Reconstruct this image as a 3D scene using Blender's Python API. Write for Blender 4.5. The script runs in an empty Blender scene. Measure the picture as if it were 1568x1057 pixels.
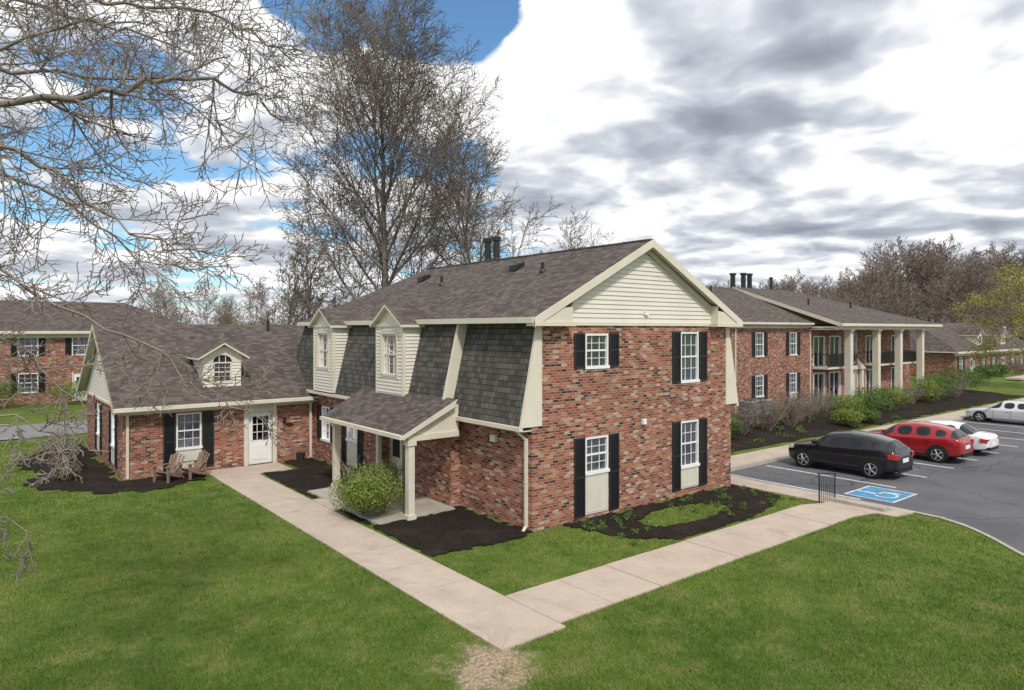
import bpy, math, random
import numpy as np
from mathutils import Vector, Matrix, Quaternion
random.seed(7); np.random.seed(7)
R=math.radians
scene=bpy.context.scene
# ---------------------------------------------------------------- frame
CA,CB,CH=-11.97,-14.17,5.5
SU,CU=0.7826,0.6225
def site(X,Y): return (CA+X*SU+Y*CU, CB-X*CU+Y*SU)
def S(x,a,b):
    t=np.clip((x-a)/(b-a),0,1); return t*t*(3-2*t)
def E(b): return np.interp(b,[-60,-13,-10.5,-8.7,-7.6,-6.8,-6.0,-5],[7.6,7.6,8.0,9.2,10.4,11.1,11.5,11.6])
def H(a,b):
    a=np.asarray(a,float); b=np.asarray(b,float)
    e=E(b)
    return -0.3*S(a,e-3.4,e-.3)*(1-S(b,4.2,9.5))
# ---------------------------------------------------------------- nodes
def M(nt,op,a,b=None,c=None,clamp=False):
    n=nt.nodes.new('ShaderNodeMath'); n.operation=op; n.use_clamp=clamp
    for i,v in enumerate((a,b,c)):
        if v is None: continue
        if isinstance(v,(int,float)): n.inputs[i].default_value=v
        else: nt.links.new(v,n.inputs[i])
    return n.outputs[0]
def MIX(nt,f,a,b,mode='MIX'):
    n=nt.nodes.new('ShaderNodeMix'); n.data_type='RGBA'; n.blend_type=mode; n.clamp_factor=True
    for i,v in ((0,f),(6,a),(7,b)):
        if isinstance(v,(int,float)): n.inputs[i].default_value=v
        elif isinstance(v,tuple): n.inputs[i].default_value=(v[0],v[1],v[2],1)
        else: nt.links.new(v,n.inputs[i])
    return n.outputs[2]
def RAMP(nt,f,stops,interp='LINEAR'):
    n=nt.nodes.new('ShaderNodeValToRGB'); n.color_ramp.interpolation=interp
    el=n.color_ramp.elements
    while len(el)<len(stops): el.new(0.5)
    for e,(p,c) in zip(el,stops):
        e.position=p; e.color=(c[0],c[1],c[2],1) if isinstance(c,tuple) else (c,c,c,1)
    nt.links.new(f,n.inputs[0]); return n.outputs[0]
def NOISE(nt,vec,scale,detail=4,rough=.55,dist=0):
    n=nt.nodes.new('ShaderNodeTexNoise'); n.inputs['Scale'].default_value=scale
    n.inputs['Detail'].default_value=detail; n.inputs['Roughness'].default_value=rough; n.inputs['Distortion'].default_value=dist
    nt.links.new(vec,n.inputs['Vector']); return n.outputs[0]
def POS(nt):
    return nt.nodes.new('ShaderNodeNewGeometry').outputs['Position']
def UV(nt):
    return nt.nodes.new('ShaderNodeTexCoord').outputs['UV']
def newmat(name,rough=.8,spec=.3):
    m=bpy.data.materials.new(name); m.use_nodes=True; nt=m.node_tree
    b=nt.nodes['Principled BSDF']; b.inputs['Roughness'].default_value=rough
    b.inputs['Specular IOR Level'].default_value=spec
    return m,nt,b
def bump(nt,b,h,strength=.5,dist=.02):
    n=nt.nodes.new('ShaderNodeBump'); n.inputs['Strength'].default_value=strength; n.inputs['Distance'].default_value=dist
    nt.links.new(h,n.inputs['Height']); nt.links.new(n.outputs[0],b.inputs['Normal'])
def plain(name,col,rough=.7,spec=.3,var=.12,scale=3,metal=0,bstr=0,bscale=40):
    m,nt,b=newmat(name,rough,spec); b.inputs['Metallic'].default_value=metal
    f=NOISE(nt,POS(nt),scale,3,.6)
    c=MIX(nt,RAMP(nt,f,[(.3,0.),(.7,1.)]),tuple(x*(1-var) for x in col),tuple(min(1,x*(1+var)) for x in col))
    nt.links.new(c,b.inputs['Base Color'])
    if bstr: bump(nt,b,NOISE(nt,POS(nt),bscale,3),bstr,.01)
    return m
def tile(name,w,h,gap,stops,gapcol,rough=.9,saw=False,mod=.25,dist=.012,modscale=.6):
    m,nt,b=newmat(name,rough,.15)
    sp=nt.nodes.new('ShaderNodeSeparateXYZ'); nt.links.new(UV(nt),sp.inputs[0])
    u,v=sp.outputs[0],sp.outputs[1]
    vr=M(nt,'DIVIDE',v,h); row=M(nt,'FLOOR',vr); fv=M(nt,'SUBTRACT',vr,row)
    if saw:
        wn=nt.nodes.new('ShaderNodeTexWhiteNoise'); wn.noise_dimensions='1D'; nt.links.new(row,wn.inputs['W']); off=wn.outputs['Value']
    else: off=M(nt,'MULTIPLY',row,.5)
    uu=M(nt,'ADD',M(nt,'DIVIDE',u,w),off); col=M(nt,'FLOOR',uu); fu=M(nt,'SUBTRACT',uu,col)
    cb=nt.nodes.new('ShaderNodeCombineXYZ'); nt.links.new(col,cb.inputs[0]); nt.links.new(row,cb.inputs[1])
    w2=nt.nodes.new('ShaderNodeTexWhiteNoise'); w2.noise_dimensions='2D'; nt.links.new(cb.outputs[0],w2.inputs['Vector'])
    c=RAMP(nt,w2.outputs['Value'],stops)
    du=M(nt,'MULTIPLY',M(nt,'MINIMUM',fu,M(nt,'SUBTRACT',1,fu)),w)
    dv=M(nt,'MULTIPLY',fv if saw else M(nt,'MINIMUM',fv,M(nt,'SUBTRACT',1,fv)),h)
    d=M(nt,'MINIMUM',M(nt,'MULTIPLY',du,3) if saw else du,dv)
    mask=M(nt,'GREATER_THAN',d,gap)
    nz=NOISE(nt,POS(nt),modscale,5,.65)
    nz2=NOISE(nt,POS(nt),9,2,.6)
    c=MIX(nt,mod,c,RAMP(nt,M(nt,'ADD',M(nt,'MULTIPLY',nz,.6),M(nt,'MULTIPLY',nz2,.4)),[(.35,0.25),(.65,1.)]),'MULTIPLY')
    c=MIX(nt,mask,gapcol,c)
    nt.links.new(c,b.inputs['Base Color'])
    hh=M(nt,'MULTIPLY',mask,M(nt,'SUBTRACT',1.0,fv)) if saw else mask
    bump(nt,b,hh,.6,dist)
    return m
BR=tile('brick_wall',.215,.077,.0055,[(0,(.055,.032,.032)),(.09,(.15,.062,.048)),(.28,(.31,.10,.06)),(.6,(.40,.148,.085)),(.8,(.44,.205,.125)),(.92,(.48,.32,.24)),(1,(.54,.45,.38))],(.40,.345,.295),mod=.5,modscale=.45)
SH=tile('asphalt_shingle',.24,.14,.012,[(0,(.088,.072,.064)),(.5,(.125,.104,.093)),(1,(.175,.15,.135))],(.055,.045,.042),saw=True,mod=.4,dist=.009)
SHM=tile('mansard_shingle',.2,.17,.020,[(0,(.080,.077,.070)),(.5,(.118,.113,.102)),(1,(.165,.156,.142))],(.027,.026,.024),saw=True,mod=.35,dist=.015)
CREAM=plain('cream_trim',(.66,.61,.505),.55,.4,.07,1.2)
SIDING=plain('cream_siding',(.70,.665,.58),.55,.4,.05,1.0)
WHITE=plain('white_paint',(.8,.8,.79),.45,.4,.04)
PANEL=plain('window_panel',(.62,.585,.5),.5,.4,.05)
BLACK=plain('black_metal',(.018,.018,.02),.45,.5,.2)
SOFFIT=plain('soffit',(.6,.57,.48),.6,.3,.05)
DARK=plain('dark_interior',(.03,.03,.035),.8,.2,.2)
def shutter_mat():
    m,nt,b=newmat('shutter_louvre',.5,.4)
    b.inputs['Base Color'].default_value=(.018,.02,.024,1)
    sp=nt.nodes.new('ShaderNodeSeparateXYZ'); nt.links.new(UV(nt),sp.inputs[0])
    bump(nt,b,M(nt,'FRACT',M(nt,'DIVIDE',sp.outputs[1],.045)),.8,.02); return m
SHUT=shutter_mat()
def blind_mat():
    m,nt,b=newmat('window_blind',.7,.2)
    sp=nt.nodes.new('ShaderNodeSeparateXYZ'); nt.links.new(UV(nt),sp.inputs[0])
    f=M(nt,'FRACT',M(nt,'DIVIDE',sp.outputs[1],.05))
    n=NOISE(nt,POS(nt),1.1,2)
    c=MIX(nt,RAMP(nt,f,[(0,0.),(.35,1.)]),(.25,.25,.27),(.66,.66,.68))
    c=MIX(nt,RAMP(nt,n,[(.42,0.),(.6,1.)]),c,(.33,.34,.38))
    nt.links.new(c,b.inputs['Base Color']); bump(nt,b,f,.5,.01); return m
BLIND=blind_mat()
def glass_mat():
    m=bpy.data.materials.new('window_glass'); m.use_nodes=True; nt=m.node_tree; nt.nodes.clear()
    o=nt.nodes.new('ShaderNodeOutputMaterial'); g=nt.nodes.new('ShaderNodeBsdfGlossy'); g.inputs['Roughness'].default_value=.03
    g.inputs['Color'].default_value=(.8,.85,.95,1)
    t=nt.nodes.new('ShaderNodeBsdfTransparent'); t.inputs['Color'].default_value=(.84,.85,.9,1)
    mx=nt.nodes.new('ShaderNodeMixShader'); fr=nt.nodes.new('ShaderNodeFresnel'); fr.inputs[0].default_value=1.6
    nt.links.new(M(nt,'ADD',M(nt,'MULTIPLY',fr.outputs[0],1.2),.10,clamp=True),mx.inputs[0])
    nt.links.new(t.outputs[0],mx.inputs[1]); nt.links.new(g.outputs[0],mx.inputs[2]); nt.links.new(mx.outputs[0],o.inputs[0]); return m
GLASS=glass_mat()
# ---------------------------------------------------------------- mesh
def empty(name,loc=(0,0,0)):
    e=bpy.data.objects.new(name,None); e.location=loc; e.empty_display_size=.3
    scene.collection.objects.link(e); return e
class MB:
    def __init__(s,name,parent=None): s.n=name; s.p=parent; s.v=[]; s.f=[]; s.mi=[]; s.mats=[]
    def poly(s,pts,mat):
        if mat not in s.mats: s.mats.append(mat)
        i=len(s.v); s.v+= [tuple(map(float,p)) for p in pts]; s.f.append(tuple(range(i,i+len(pts)))); s.mi.append(s.mats.index(mat))
    def box(s,x0,x1,y0,y1,z0,z1,mat):
        c=[(x,y,z) for z in (z0,z1) for y in (y0,y1) for x in (x0,x1)]
        for q in ((0,2,3,1),(4,5,7,6),(0,1,5,4),(2,6,7,3),(0,4,6,2),(1,3,7,5)): s.poly([c[k] for k in q],mat)
    def mbox(s,mp,s0,s1,z0,z1,o0,o1,mat):
        a=mp(s0,z0,o0); b=mp(s1,z1,o1)
        s.box(min(a[0],b[0]),max(a[0],b[0]),min(a[1],b[1]),max(a[1],b[1]),min(a[2],b[2]),max(a[2],b[2]),mat)
    def slab(s,pts,th,mt,me):
        s.poly(pts,mt); lo=[(p[0],p[1],p[2]-th) for p in pts]; s.poly(lo[::-1],me)
        for i in range(len(pts)):
            j=(i+1)%len(pts); s.poly([pts[i],pts[j],lo[j],lo[i]],me)
    def tube(s,p0,p1,r0,r1,mat,n=10,cap=True):
        p0=Vector(p0);p1=Vector(p1);d=(p1-p0).normalized(); x=d.orthogonal().normalized(); y=d.cross(x)
        A=[p0+(x*math.cos(t)+y*math.sin(t))*r0 for t in [2*math.pi*k/n for k in range(n)]]
        B=[p1+(x*math.cos(t)+y*math.sin(t))*r1 for t in [2*math.pi*k/n for k in range(n)]]
        for i in range(n):
            j=(i+1)%n; s.poly([A[i],A[j],B[j],B[i]],mat)
        if cap: s.poly(A[::-1],mat); s.poly(B,mat)
    def done(s,smooth=False):
        me=bpy.data.meshes.new(s.n); me.from_pydata(s.v,[],s.f); me.update()
        for m in s.mats: me.materials.append(m)
        me.polygons.foreach_set('material_index',s.mi)
        uv=me.uv_layers.new(name='UVMap')
        Z=Vector((0,0,1))
        for p in me.polygons:
            n=p.normal; t=Z.cross(n)
            t=Vector((1,0,0)) if t.length<.05 else t.normalized()
            w=n.cross(t)
            for li in p.loop_indices:
                co=me.vertices[me.loops[li].vertex_index].co; uv.data[li].uv=(co.dot(t),co.dot(w))
        if smooth: me.polygons.foreach_set('use_smooth',[True]*len(me.polygons))
        o=bpy.data.objects.new(s.n,me); scene.collection.objects.link(o)
        if s.p: o.parent=s.p
        return o
def FY(y): return lambda s,z,o: (s,y-o,z)
def FX(x): return lambda s,z,o: (x-o,s,z)
def wall(mb,mp,s0,s1,z0,z1,holes,mat,depth=.13):
    ss=sorted(set([s0,s1]+[q for h in holes for q in h[:2] if s0<q<s1])); zs=sorted(set([z0,z1]+[q for h in holes for q in h[2:] if z0<q<z1]))
    for i in range(len(ss)-1):
        for j in range(len(zs)-1):
            cs=(ss[i]+ss[i+1])/2; cz=(zs[j]+zs[j+1])/2
            if any(h[0]<cs<h[1] and h[2]<cz<h[3] for h in holes): continue
            mb.poly([mp(ss[i],zs[j],0),mp(ss[i+1],zs[j],0),mp(ss[i+1],zs[j+1],0),mp(ss[i],zs[j+1],0)],mat)
    for h in holes:
        a,b,c,d=h
        for (p,q) in (((a,c),(a,d)),((a,d),(b,d)),((b,d),(b,c)),((b,c),(a,c))):
            mb.poly([mp(p[0],p[1],0),mp(q[0],q[1],0),mp(q[0],q[1],-depth),mp(p[0],p[1],-depth)],mat)
def window(mb,mp,sc,zb,zt,w=.95,zp=None,shut=True,cols=3,rows=2,sw=.42,trim=WHITE):
    a,b=sc-w/2,sc+w/2; z0=zp if zp else zb
    mb.poly([mp(a,zb,-.128),mp(b,zb,-.128),mp(b,zt,-.128),mp(a,zt,-.128)],BLIND)
    mb.poly([mp(a,z0,-.07),mp(b,z0,-.07),mp(b,zt,-.07),mp(a,zt,-.07)],GLASS)
    f=.055
    mb.mbox(mp,a,a+f,z0,zt,-.1,.012,trim); mb.mbox(mp,b-f,b,z0,zt,-.1,.012,trim)
    mb.mbox(mp,a+f,b-f,zt-f,zt,-.1,.012,trim); mb.mbox(mp,a-.03,b+.03,z0-.05,z0+.04,-.1,.05,trim)
    zm=(z0+zt)/2
    mb.mbox(mp,a+f,b-f,zm-.025,zm+.025,-.1,-.035,trim)
    for k in range(1,cols):
        s=a+(b-a)*k/cols; mb.mbox(mp,s-.008,s+.008,z0+.04,zt-f,-.085,-.05,trim)
    for lo,hi in ((z0+.04,zm),(zm,zt-f)):
        for k in range(1,rows):
            z=lo+(hi-lo)*k/rows; mb.mbox(mp,a+f,b-f,z-.008,z+.008,-.083,-.052,trim)
    if zp:
        mb.mbox(mp,a,b,zb,zp-.05,-.1,.01,PANEL)
        mb.mbox(mp,a+.06,b-.06,zp-.1,zp-.07,.01,.02,PANEL); mb.mbox(mp,a+.06,b-.06,zb+.06,zb+.09,.01,.02,PANEL)
        mb.mbox(mp,a+.06,a+.09,zb+.09,zp-.1,.01,.02,PANEL); mb.mbox(mp,b-.09,b-.06,zb+.09,zp-.1,.01,.02,PANEL)
    if shut:
        for q0,q1 in ((a-.03-sw,a-.03),(b+.03,b+.03+sw)):
            zz0,zz1=zb-.02,zt+.02
            mb.mbox(mp,q0+.05,q1-.05,zz0+.05,zz1-.05,.003,.022,SHUT)
            mb.mbox(mp,q0,q0+.05,zz0,zz1,.002,.04,BLACK); mb.mbox(mp,q1-.05,q1,zz0,zz1,.002,.04,BLACK)
            for z in (zz0,(zz0+zz1)/2-.03,zz1-.06): mb.mbox(mp,q0+.05,q1-.05,z,z+.06,.002,.038,BLACK)
def clap(mb,mp,rng,z0,z1,mat,step=.125):
    z=z0
    while z<z1-.01:
        zt=min(z+step,z1); a0,b0=rng(z); a1,b1=rng(zt)
        mb.poly([mp(a0,z,.034),mp(b0,z,.034),mp(b1,zt,.006),mp(a1,zt,.006)],mat)
        mb.poly([mp(a0,z,.034),mp(b0,z,.034),mp(b0,z,.004),mp(a0,z,.004)],mat)
        z=zt
def downspout(mb,x,y,z0,z1):
    mb.box(x-.045,x+.045,y-.035,y+.035,z0,z1,CREAM)
    mb.box(x-.052,x+.052,y-.042,y+.042,(z0+z1)/2,(z0+z1)/2+.04,CREAM)
# ================================================================ MAIN BUILDING
W_,L_=9.25,16.0
main=empty('brick_apartment_building',(0,0,0))
wl=MB('walls',main); wi=MB('windows',main); tr=MB('trim',main); rf=MB('roof',main)
mp=FY(0)
wa,wb=2.49,6.89
holes=[(wa-.475,wa+.475,4.40,5.38),(wb-.475,wb+.475,3.78,5.42),(wa-.475,wa+.475,.12,2.36),(wb-.475,wb+.475,.24,2.46)]
wall(wl,mp,0,W_,-.6,2.87,[h for h in holes if h[3]<3],BR)
wall(wl,mp,.3,W_-.3,2.87,5.66,[h for h in holes if h[3]>3],BR)
window(wi,mp,wa,4.40,5.38); window(wi,mp,wb,3.78,5.42); window(wi,mp,wa,.12,2.36,zp=1.32); window(wi,mp,wb,.24,2.46,zp=.95)
for c,z in ((wa,4.33),(wb,3.71)): wl.mbox(mp,c-.55,c+.55,z-.05,z,.0,.03,BR)
mx=FX(0); wall(wl,mx,0,3.46,-.6,2.87,[],BR)
mx2=FX(-.35)
h2=[(5.75,8.3,-.1,2.35),(9.9,10.85,.2,2.35),(12.4,13.3,.9,2.3)]
wall(wl,mx2,3.46,14.1,-.6,2.95,h2,BR,depth=.5)
wl.poly([(0,3.46,-.6),(-.35,3.46,-.6),(-.35,3.46,2.95),(0,3.46,2.95)],BR)
wi.mbox(mx2,5.75,8.3,-.1,2.35,-.55,-.5,CREAM)
wi.mbox(mx2,6.0,6.95,.0,2.1,-.5,-.45,BLACK); wi.mbox(mx2,7.25,8.0,.9,2.1,-.5,-.46,DARK)
wi.mbox(mx2,5.7,5.9,-.05,2.35,-.1,.04,CREAM); wi.mbox(mx2,8.15,8.35,-.05,2.35,-.1,.04,CREAM); wi.mbox(mx2,7.02,7.18,0,2.3,-.5,-.3,CREAM)
window(wi,FX(-.35),10.375,.2,2.35,zp=1.2)
window(wi,FX(-.35),12.85,.9,2.3,w=.9)
wl.poly([(W_,0,-.6),(W_,L_,-.6),(W_,L_,2.87),(W_,0,2.87)],BR)
wl.poly([(0,L_,-.6),(W_,L_,-.6),(W_,L_,5.66),(0,L_,5.66)],BR)
def mans(y0,y1,xf,zf,xt,zt):
    rf.slab([(xf,y0,zf),(xf,y1,zf),(xt,y1,zt),(xt,y0,zt)],.05,SHM,CREAM)
mans(.04,3.46,-.38,2.88,.27,5.68)
mans(3.52,L_,-.65,2.95,.02,5.7)
rf.slab([(W_+.38,.04,2.88),(W_+.38,L_,2.88),(W_-.27,L_,5.68),(W_-.27,.04,5.68)],.05,SHM,CREAM)
rf.slab([(-.65,L_+.55,2.95),(W_+.4,L_+.55,2.95),(W_-.2,L_+.05,5.7),(.02,L_+.05,5.7)],.05,SHM,CREAM)
rf.poly([(-.65,L_,2.95),(-.65,L_+.55,2.95),(.02,L_+.05,5.7),(.02,L_,5.7)],SHM)
for sx in (1,-1):
    X=lambda x: x if sx==1 else W_-x
    P=[(X(-.42),2.86),(X(.33),2.86),(X(.33),5.68),(X(.17),5.68)]
    for y in (-.035,.05): tr.poly([(p[0],y,p[1]) for p in P],CREAM)
    for i in range(4):
        p,q=P[i],P[(i+1)%4]; tr.poly([(p[0],-.035,p[1]),(q[0],-.035,q[1]),(q[0],.05,q[1]),(p[0],.05,p[1])],CREAM)
P=[(-.72,2.9),(.0,2.9),(.25,5.7),(-.06,5.7)]
for y in (3.44,3.55): tr.poly([(p[0],y,p[1]) for p in P],CREAM)
for i in range(4):
    p,q=P[i],P[(i+1)%4]; tr.poly([(p[0],3.44,p[1]),(q[0],3.44,q[1]),(q[0],3.55,q[1]),(p[0],3.55,p[1])],CREAM)
tr.box(-.46,-.34,-.02,3.4,2.76,2.87,CREAM); tr.box(-.36,0,0,3.4,2.74,2.77,SOFFIT)
tr.box(-.74,-.6,8.7,14.3,2.84,2.95,CREAM); tr.box(-.62,-.33,3.5,14.1,2.82,2.85,SOFFIT)
tr.box(W_+.34,W_+.46,-.02,L_,2.76,2.87,CREAM)
tr.tube((-.4,.18,2.76),(-.08,.2,2.5),.04,.04,CREAM,8); downspout(tr,-.05,.2,.1,2.52)
tr.tube((-.05,.2,.12),(-.25,.1,.03),.045,.045,CREAM,8)
ez,rz,rx=5.84,8.3,W_/2
sl=(rz-ez)/(rx+.15)
rb,ye=12.9,L_+.35
yo=-.32
th=.1
rf.slab([(-.15,yo,ez),(rx,yo,rz),(rx,rb,rz),(-.15,ye,ez)],th,SH,CREAM)
rf.slab([(W_+.15,yo,ez),(W_+.15,ye,ez),(rx,rb,rz),(rx,yo,rz)],th,SH,CREAM)
rf.slab([(-.15,ye,ez),(rx,rb,rz),(W_+.15,ye,ez)],th,SH,CREAM)
rf.box(rx-.1,rx+.1,yo+.02,rb,rz-.035,rz+.02,SH)
tr.box(-.25,-.155,yo+.02,ye,ez-.16,ez-.01,CREAM); tr.box(-.155,.34,yo+.3,ye,ez-.16,ez-.13,SOFFIT)
tr.box(W_+.155,W_+.25,yo+.02,ye,ez-.16,ez-.01,CREAM)
for sx in (1,-1):
    X=lambda x: x if sx==1 else W_-x
    y=yo-.03
    A=(X(-.2),ez-.03); B=(rx,rz+.0); dz=.24
    q=[(A[0],y,A[1]),(B[0],y,B[1]),(B[0],y,B[1]-dz),(A[0],y,A[1]-dz)]
    tr.poly(q,CREAM); q2=[(p[0],y+.03,p[2]) for p in q]
    tr.poly([q[3],q[2],q2[2],q2[3]],CREAM); tr.poly([q[0],q[1],q2[1],q2[0]],CREAM); tr.poly([q[0],q[3],q2[3],q2[0]],CREAM)
    tr.poly([(X(-.15),yo,ez-.14),(rx,yo,rz-.14),(rx,0,rz-.14),(X(-.15),0,ez-.14)],SOFFIT)
    tr.poly([(X(.5),-.045,ez+.1),(rx,-.045,rz-.16),(rx,-.045,rz-.36),(X(.9),-.045,ez+.1)],CREAM)
    a,b=sorted((X(-.2),X(1.3))); tr.box(a,b,yo-.04,-.002,5.60,5.72,CREAM)
    P=[(X(-.12),5.72),(X(1.22),5.72),(X(1.22),6.14 ),(X(.45),6.06),(X(-.12),5.78)]
    tr.poly([(p[0],yo-.0,p[1]) for p in P],CREAM)
    tr.poly([(X(1.22),yo,5.72),(X(1.22),-.01,5.72),(X(1.22),-.01,6.3),(X(1.22),yo,6.3)],CREAM)
tr.box(1.3,W_-1.3,-.05,-.002,5.62,5.72,CREAM)
clap(wl,FY(0),lambda z:((z-5.72)/sl*1.0+.35,W_-.35-(z-5.72)/sl),5.72,8.05,SIDING,.135)
tr.box(4.55,4.72,-.1,-.03,5.95,6.08,WHITE); tr.box(4.45,4.6,-.1,0,2.55,2.72,WHITE); tr.box(-.1,0,1.55,1.8,2.25,2.45,CREAM)
def roofz(x): return ez+sl*(x+.15)
for (x,y) in ((rx+.35,8.15),(rx+.35,8.75)):
    rf.tube((x,y,rz-.5),(x,y,rz+.85),.14,.14,BLACK,14); rf.tube((x,y,rz+.85),(x,y,rz+1.0),.19,.19,BLACK,14); rf.tube((x,y,rz-.3),(x,y,rz+.12),.26,.18,BLACK,14)
for (x,y,r,h) in ((2.9,2.9,.06,.32),(2.6,8.6,.06,.35)):
    rf.tube((x,y,roofz(x)-.1),(x,y,roofz(x)+h),r,r,BLACK,8); rf.tube((x,y,roofz(x)),(x,y,roofz(x)+.1),.13,.08,BLACK,8)
for (x,y) in ((3.4,4.9),(3.3,11.1)):
    z=roofz(x); rf.slab([(x-.2,y-.2,z+.12),(x-.2,y+.2,z+.12),(x+.22,y+.2,z+.26),(x+.22,y-.2,z+.26)],.18,BLACK,BLACK)
for yc in (6.68,12.25):
    y0,y1=yc-.92,yc+.92; xf=-.72
    m=FX(xf)
    for (s0,s1,z0,z1) in ((y0,yc-.5,3.0,5.7),(yc+.5,y1,3.0,5.7),(yc-.5,yc+.5,3.0,3.95),(yc-.5,yc+.5,5.35,5.7)):
        clap(wl,m,lambda z,s0=s0,s1=s1:(s0,s1),z0,z1,SIDING,.12)
    wl.poly([m(y0,5.7,0),m(y1,5.7,0),m(yc,6.3,0)],SIDING)
    window(wi,m,yc,3.95,5.35,w=1.0,shut=False,trim=CREAM)
    wi.mbox(m,yc-.62,yc-.5,3.85,5.45,0,.05,CREAM); wi.mbox(m,yc+.5,yc+.62,3.85,5.45,0,.05,CREAM); wi.mbox(m,yc-.5,yc+.5,5.35,5.45,0,.05,CREAM)
    for y,sg in ((y0,-1),(y1,1)):
        mm=(lambda s,z,o,y=y,sg=sg:(s,y+sg*o,z))
        clap(wl,mm,lambda z: (xf,-.6+(z-2.95)*.244+.05),3.0,5.7,SIDING,.12)
        tr.box(xf-.04,xf+.06,y-.04,y+.04,3.0,5.7,CREAM)
    for sg in (-1,1):
        ye2=yc+sg*1.12
        pts=[(xf-.2,ye2,5.66),(xf-.2,yc,6.36),(1.3,yc,6.36),(1.3,ye2,5.66)]
        if sg<0: pts=pts[::-1]
        rf.slab(pts,.08,SH,CREAM)
    tr.box(xf-.06,xf+.0,y0-.1,y1+.1,5.6,5.7,CREAM)
cz=2.28
for y in (3.1,8.15):
    tr.box(-2.1,-1.9,y-.1,y+.1,.0,cz,CREAM); tr.box(-2.14,-1.86,y-.14,y+.14,.0,.16,CREAM); tr.box(-2.14,-1.86,y-.14,y+.14,cz-.12,cz-.002,CREAM)
tr.box(-2.12,-1.88,2.98,8.3,cz,2.44,CREAM); tr.box(-1.88,-.36,3.0,3.14,cz,2.44,CREAM); tr.box(-1.88,-.36,8.16,8.3,cz,2.44,CREAM)
tr.box(-1.88,-.36,3.14,8.16,2.40,2.43,SOFFIT)
tr.poly([(-2.2,3.05,2.44),(-.35,3.05,2.44),(-.35,3.05,3.25),(-.9,3.05,3.15)],CREAM)
rf.slab([(-2.35,2.88,2.5),(-.5,2.88,3.42),(-.5,8.9,3.42),(-2.35,8.5,2.5)],.06,SH,CREAM)
rf.slab([(-2.35,8.5,2.5),(-.5,8.9,3.42),(-.5,9.9,2.95)],.06,SH,CREAM)
tr.box(-2.45,-2.35,2.88,8.52,2.38,2.49,CREAM)
tr.poly([(-2.35,2.87,2.5),(-.55,2.87,3.38),(-.55,2.87,3.2),(-2.35,2.87,2.36)],CREAM)
for m_ in (wl,wi,tr,rf): m_.done()
# ================================================================ WING
wing=empty('brick_townhouse_wing',(0,0,0))
wl=MB('walls',wing); wi=MB('windows',wing); tr=MB('trim',wing); rf=MB('roof',wing)
m=FY(14.1)
wall(wl,m,-7.6,-.36,-.6,2.7,[(-5.8,-4.9,.2,2.3),(-3.13,-2.15,0,2.15)],BR)
window(wi,m,-5.35,.2,2.3,w=.9,zp=.95)
wi.mbox(m,-3.3,-3.13,0,2.35,-.05,.05,CREAM); wi.mbox(m,-2.15,-1.98,0,2.35,-.05,.05,CREAM); wi.mbox(m,-3.13,-2.15,2.15,2.35,-.05,.05,CREAM)
wi.mbox(m,-3.13,-2.15,0.02,2.15,-.12,-.07,WHITE); wi.mbox(m,-2.98,-2.3,1.0,1.95,-.068,-.064,DARK)
wi.mbox(m,-2.98,-2.3,1.0,1.95,-.06,-.058,GLASS)
for k in (1,2): wi.mbox(m,-2.98+.68*k/3-.012,-2.98+.68*k/3+.012,1.0,1.95,-.057,-.045,WHITE)
for k in (1,2): wi.mbox(m,-2.98,-2.3,1.0+.95*k/3-.012,1.0+.95*k/3+.012,-.057,-.046,WHITE)
wi.mbox(m,-2.95,-2.33,.2,.8,-.07,-.055,WHITE)
wi.mbox(m,-3.0,-2.94,1.0,1.95,-.06,-.03,WHITE)
wi.mbox(m,-1.6,-1.35,1.55,1.6,0,.12,BLACK); wi.mbox(m,-1.72,-1.62,1.6,1.85,.02,.12,BLACK)
mg=FX(-7.6)
wall(wl,mg,14.1,23.5,-.6,2.6,[(15.6,16.5,.3,2.3),(19.4,20.3,.3,2.3)],BR)
window(wi,mg,16.05,.3,2.3,w=.9,zp=1.0); window(wi,mg,19.85,.3,2.3,w=.9,zp=1.0)
clap(wl,mg,lambda z:(14.0+(z-2.6)/.59*.96,23.6-(z-2.6)/.59*.96),2.6,5.35,SIDING,.13)
tr.box(-7.66,-7.602,14.0,23.6,2.52,2.62,CREAM)
wl.poly([(-7.6,23.5,-.6),(5,23.5,-.6),(5,23.5,2.6),(-7.6,23.5,2.6)],BR)
e0,rr=2.68,5.74
rf.slab([(-7.95,13.6,e0),(3.2,13.6,e0),(3.2,18.8,rr),(-7.95,18.8,rr)],.1,SH,CREAM)
rf.slab([(-7.95,24.0,e0),(-7.95,18.8,rr),(3.2,18.8,rr),(3.2,24.0,e0)],.1,SH,CREAM)
for y0,y1 in ((13.55,18.8),(24.05,18.8)):
    q=[(-7.98,y0,e0-.03),(-7.98,y1,rr+.01),(-7.98,y1,rr-.22),(-7.98,y0,e0-.24)]
    tr.poly(q,CREAM); tr.poly([q[3],q[2],(-7.95,y1,rr-.22),(-7.95,y0,e0-.24)],CREAM)
tr.box(-7.98,-.6,13.5,13.6,e0-.14,e0-.01,CREAM); tr.box(-7.9,-.4,13.6,14.1,e0-.2,e0-.16,SOFFIT)
tr.box(-7.6,-.4,14.03,14.098,2.36,2.5,CREAM)
downspout(tr,-7.45,14.04,.05,2.5); downspout(tr,-.55,14.02,.05,2.7)
dc=-4.0;a,b=dc-.72,dc+.72; fy=14.55; m=FY(fy)
for (s0,s1,z0,z1) in ((a,dc-.36,3.1,4.5),(dc+.36,b,3.1,4.5),(dc-.36,dc+.36,3.1,3.4)):
    clap(wl,m,lambda z,s0=s0,s1=s1:(s0,s1),z0,z1,SIDING,.12)
window(wi,m,dc,3.4,4.2,w=.72,shut=False,trim=CREAM,rows=2)
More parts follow.
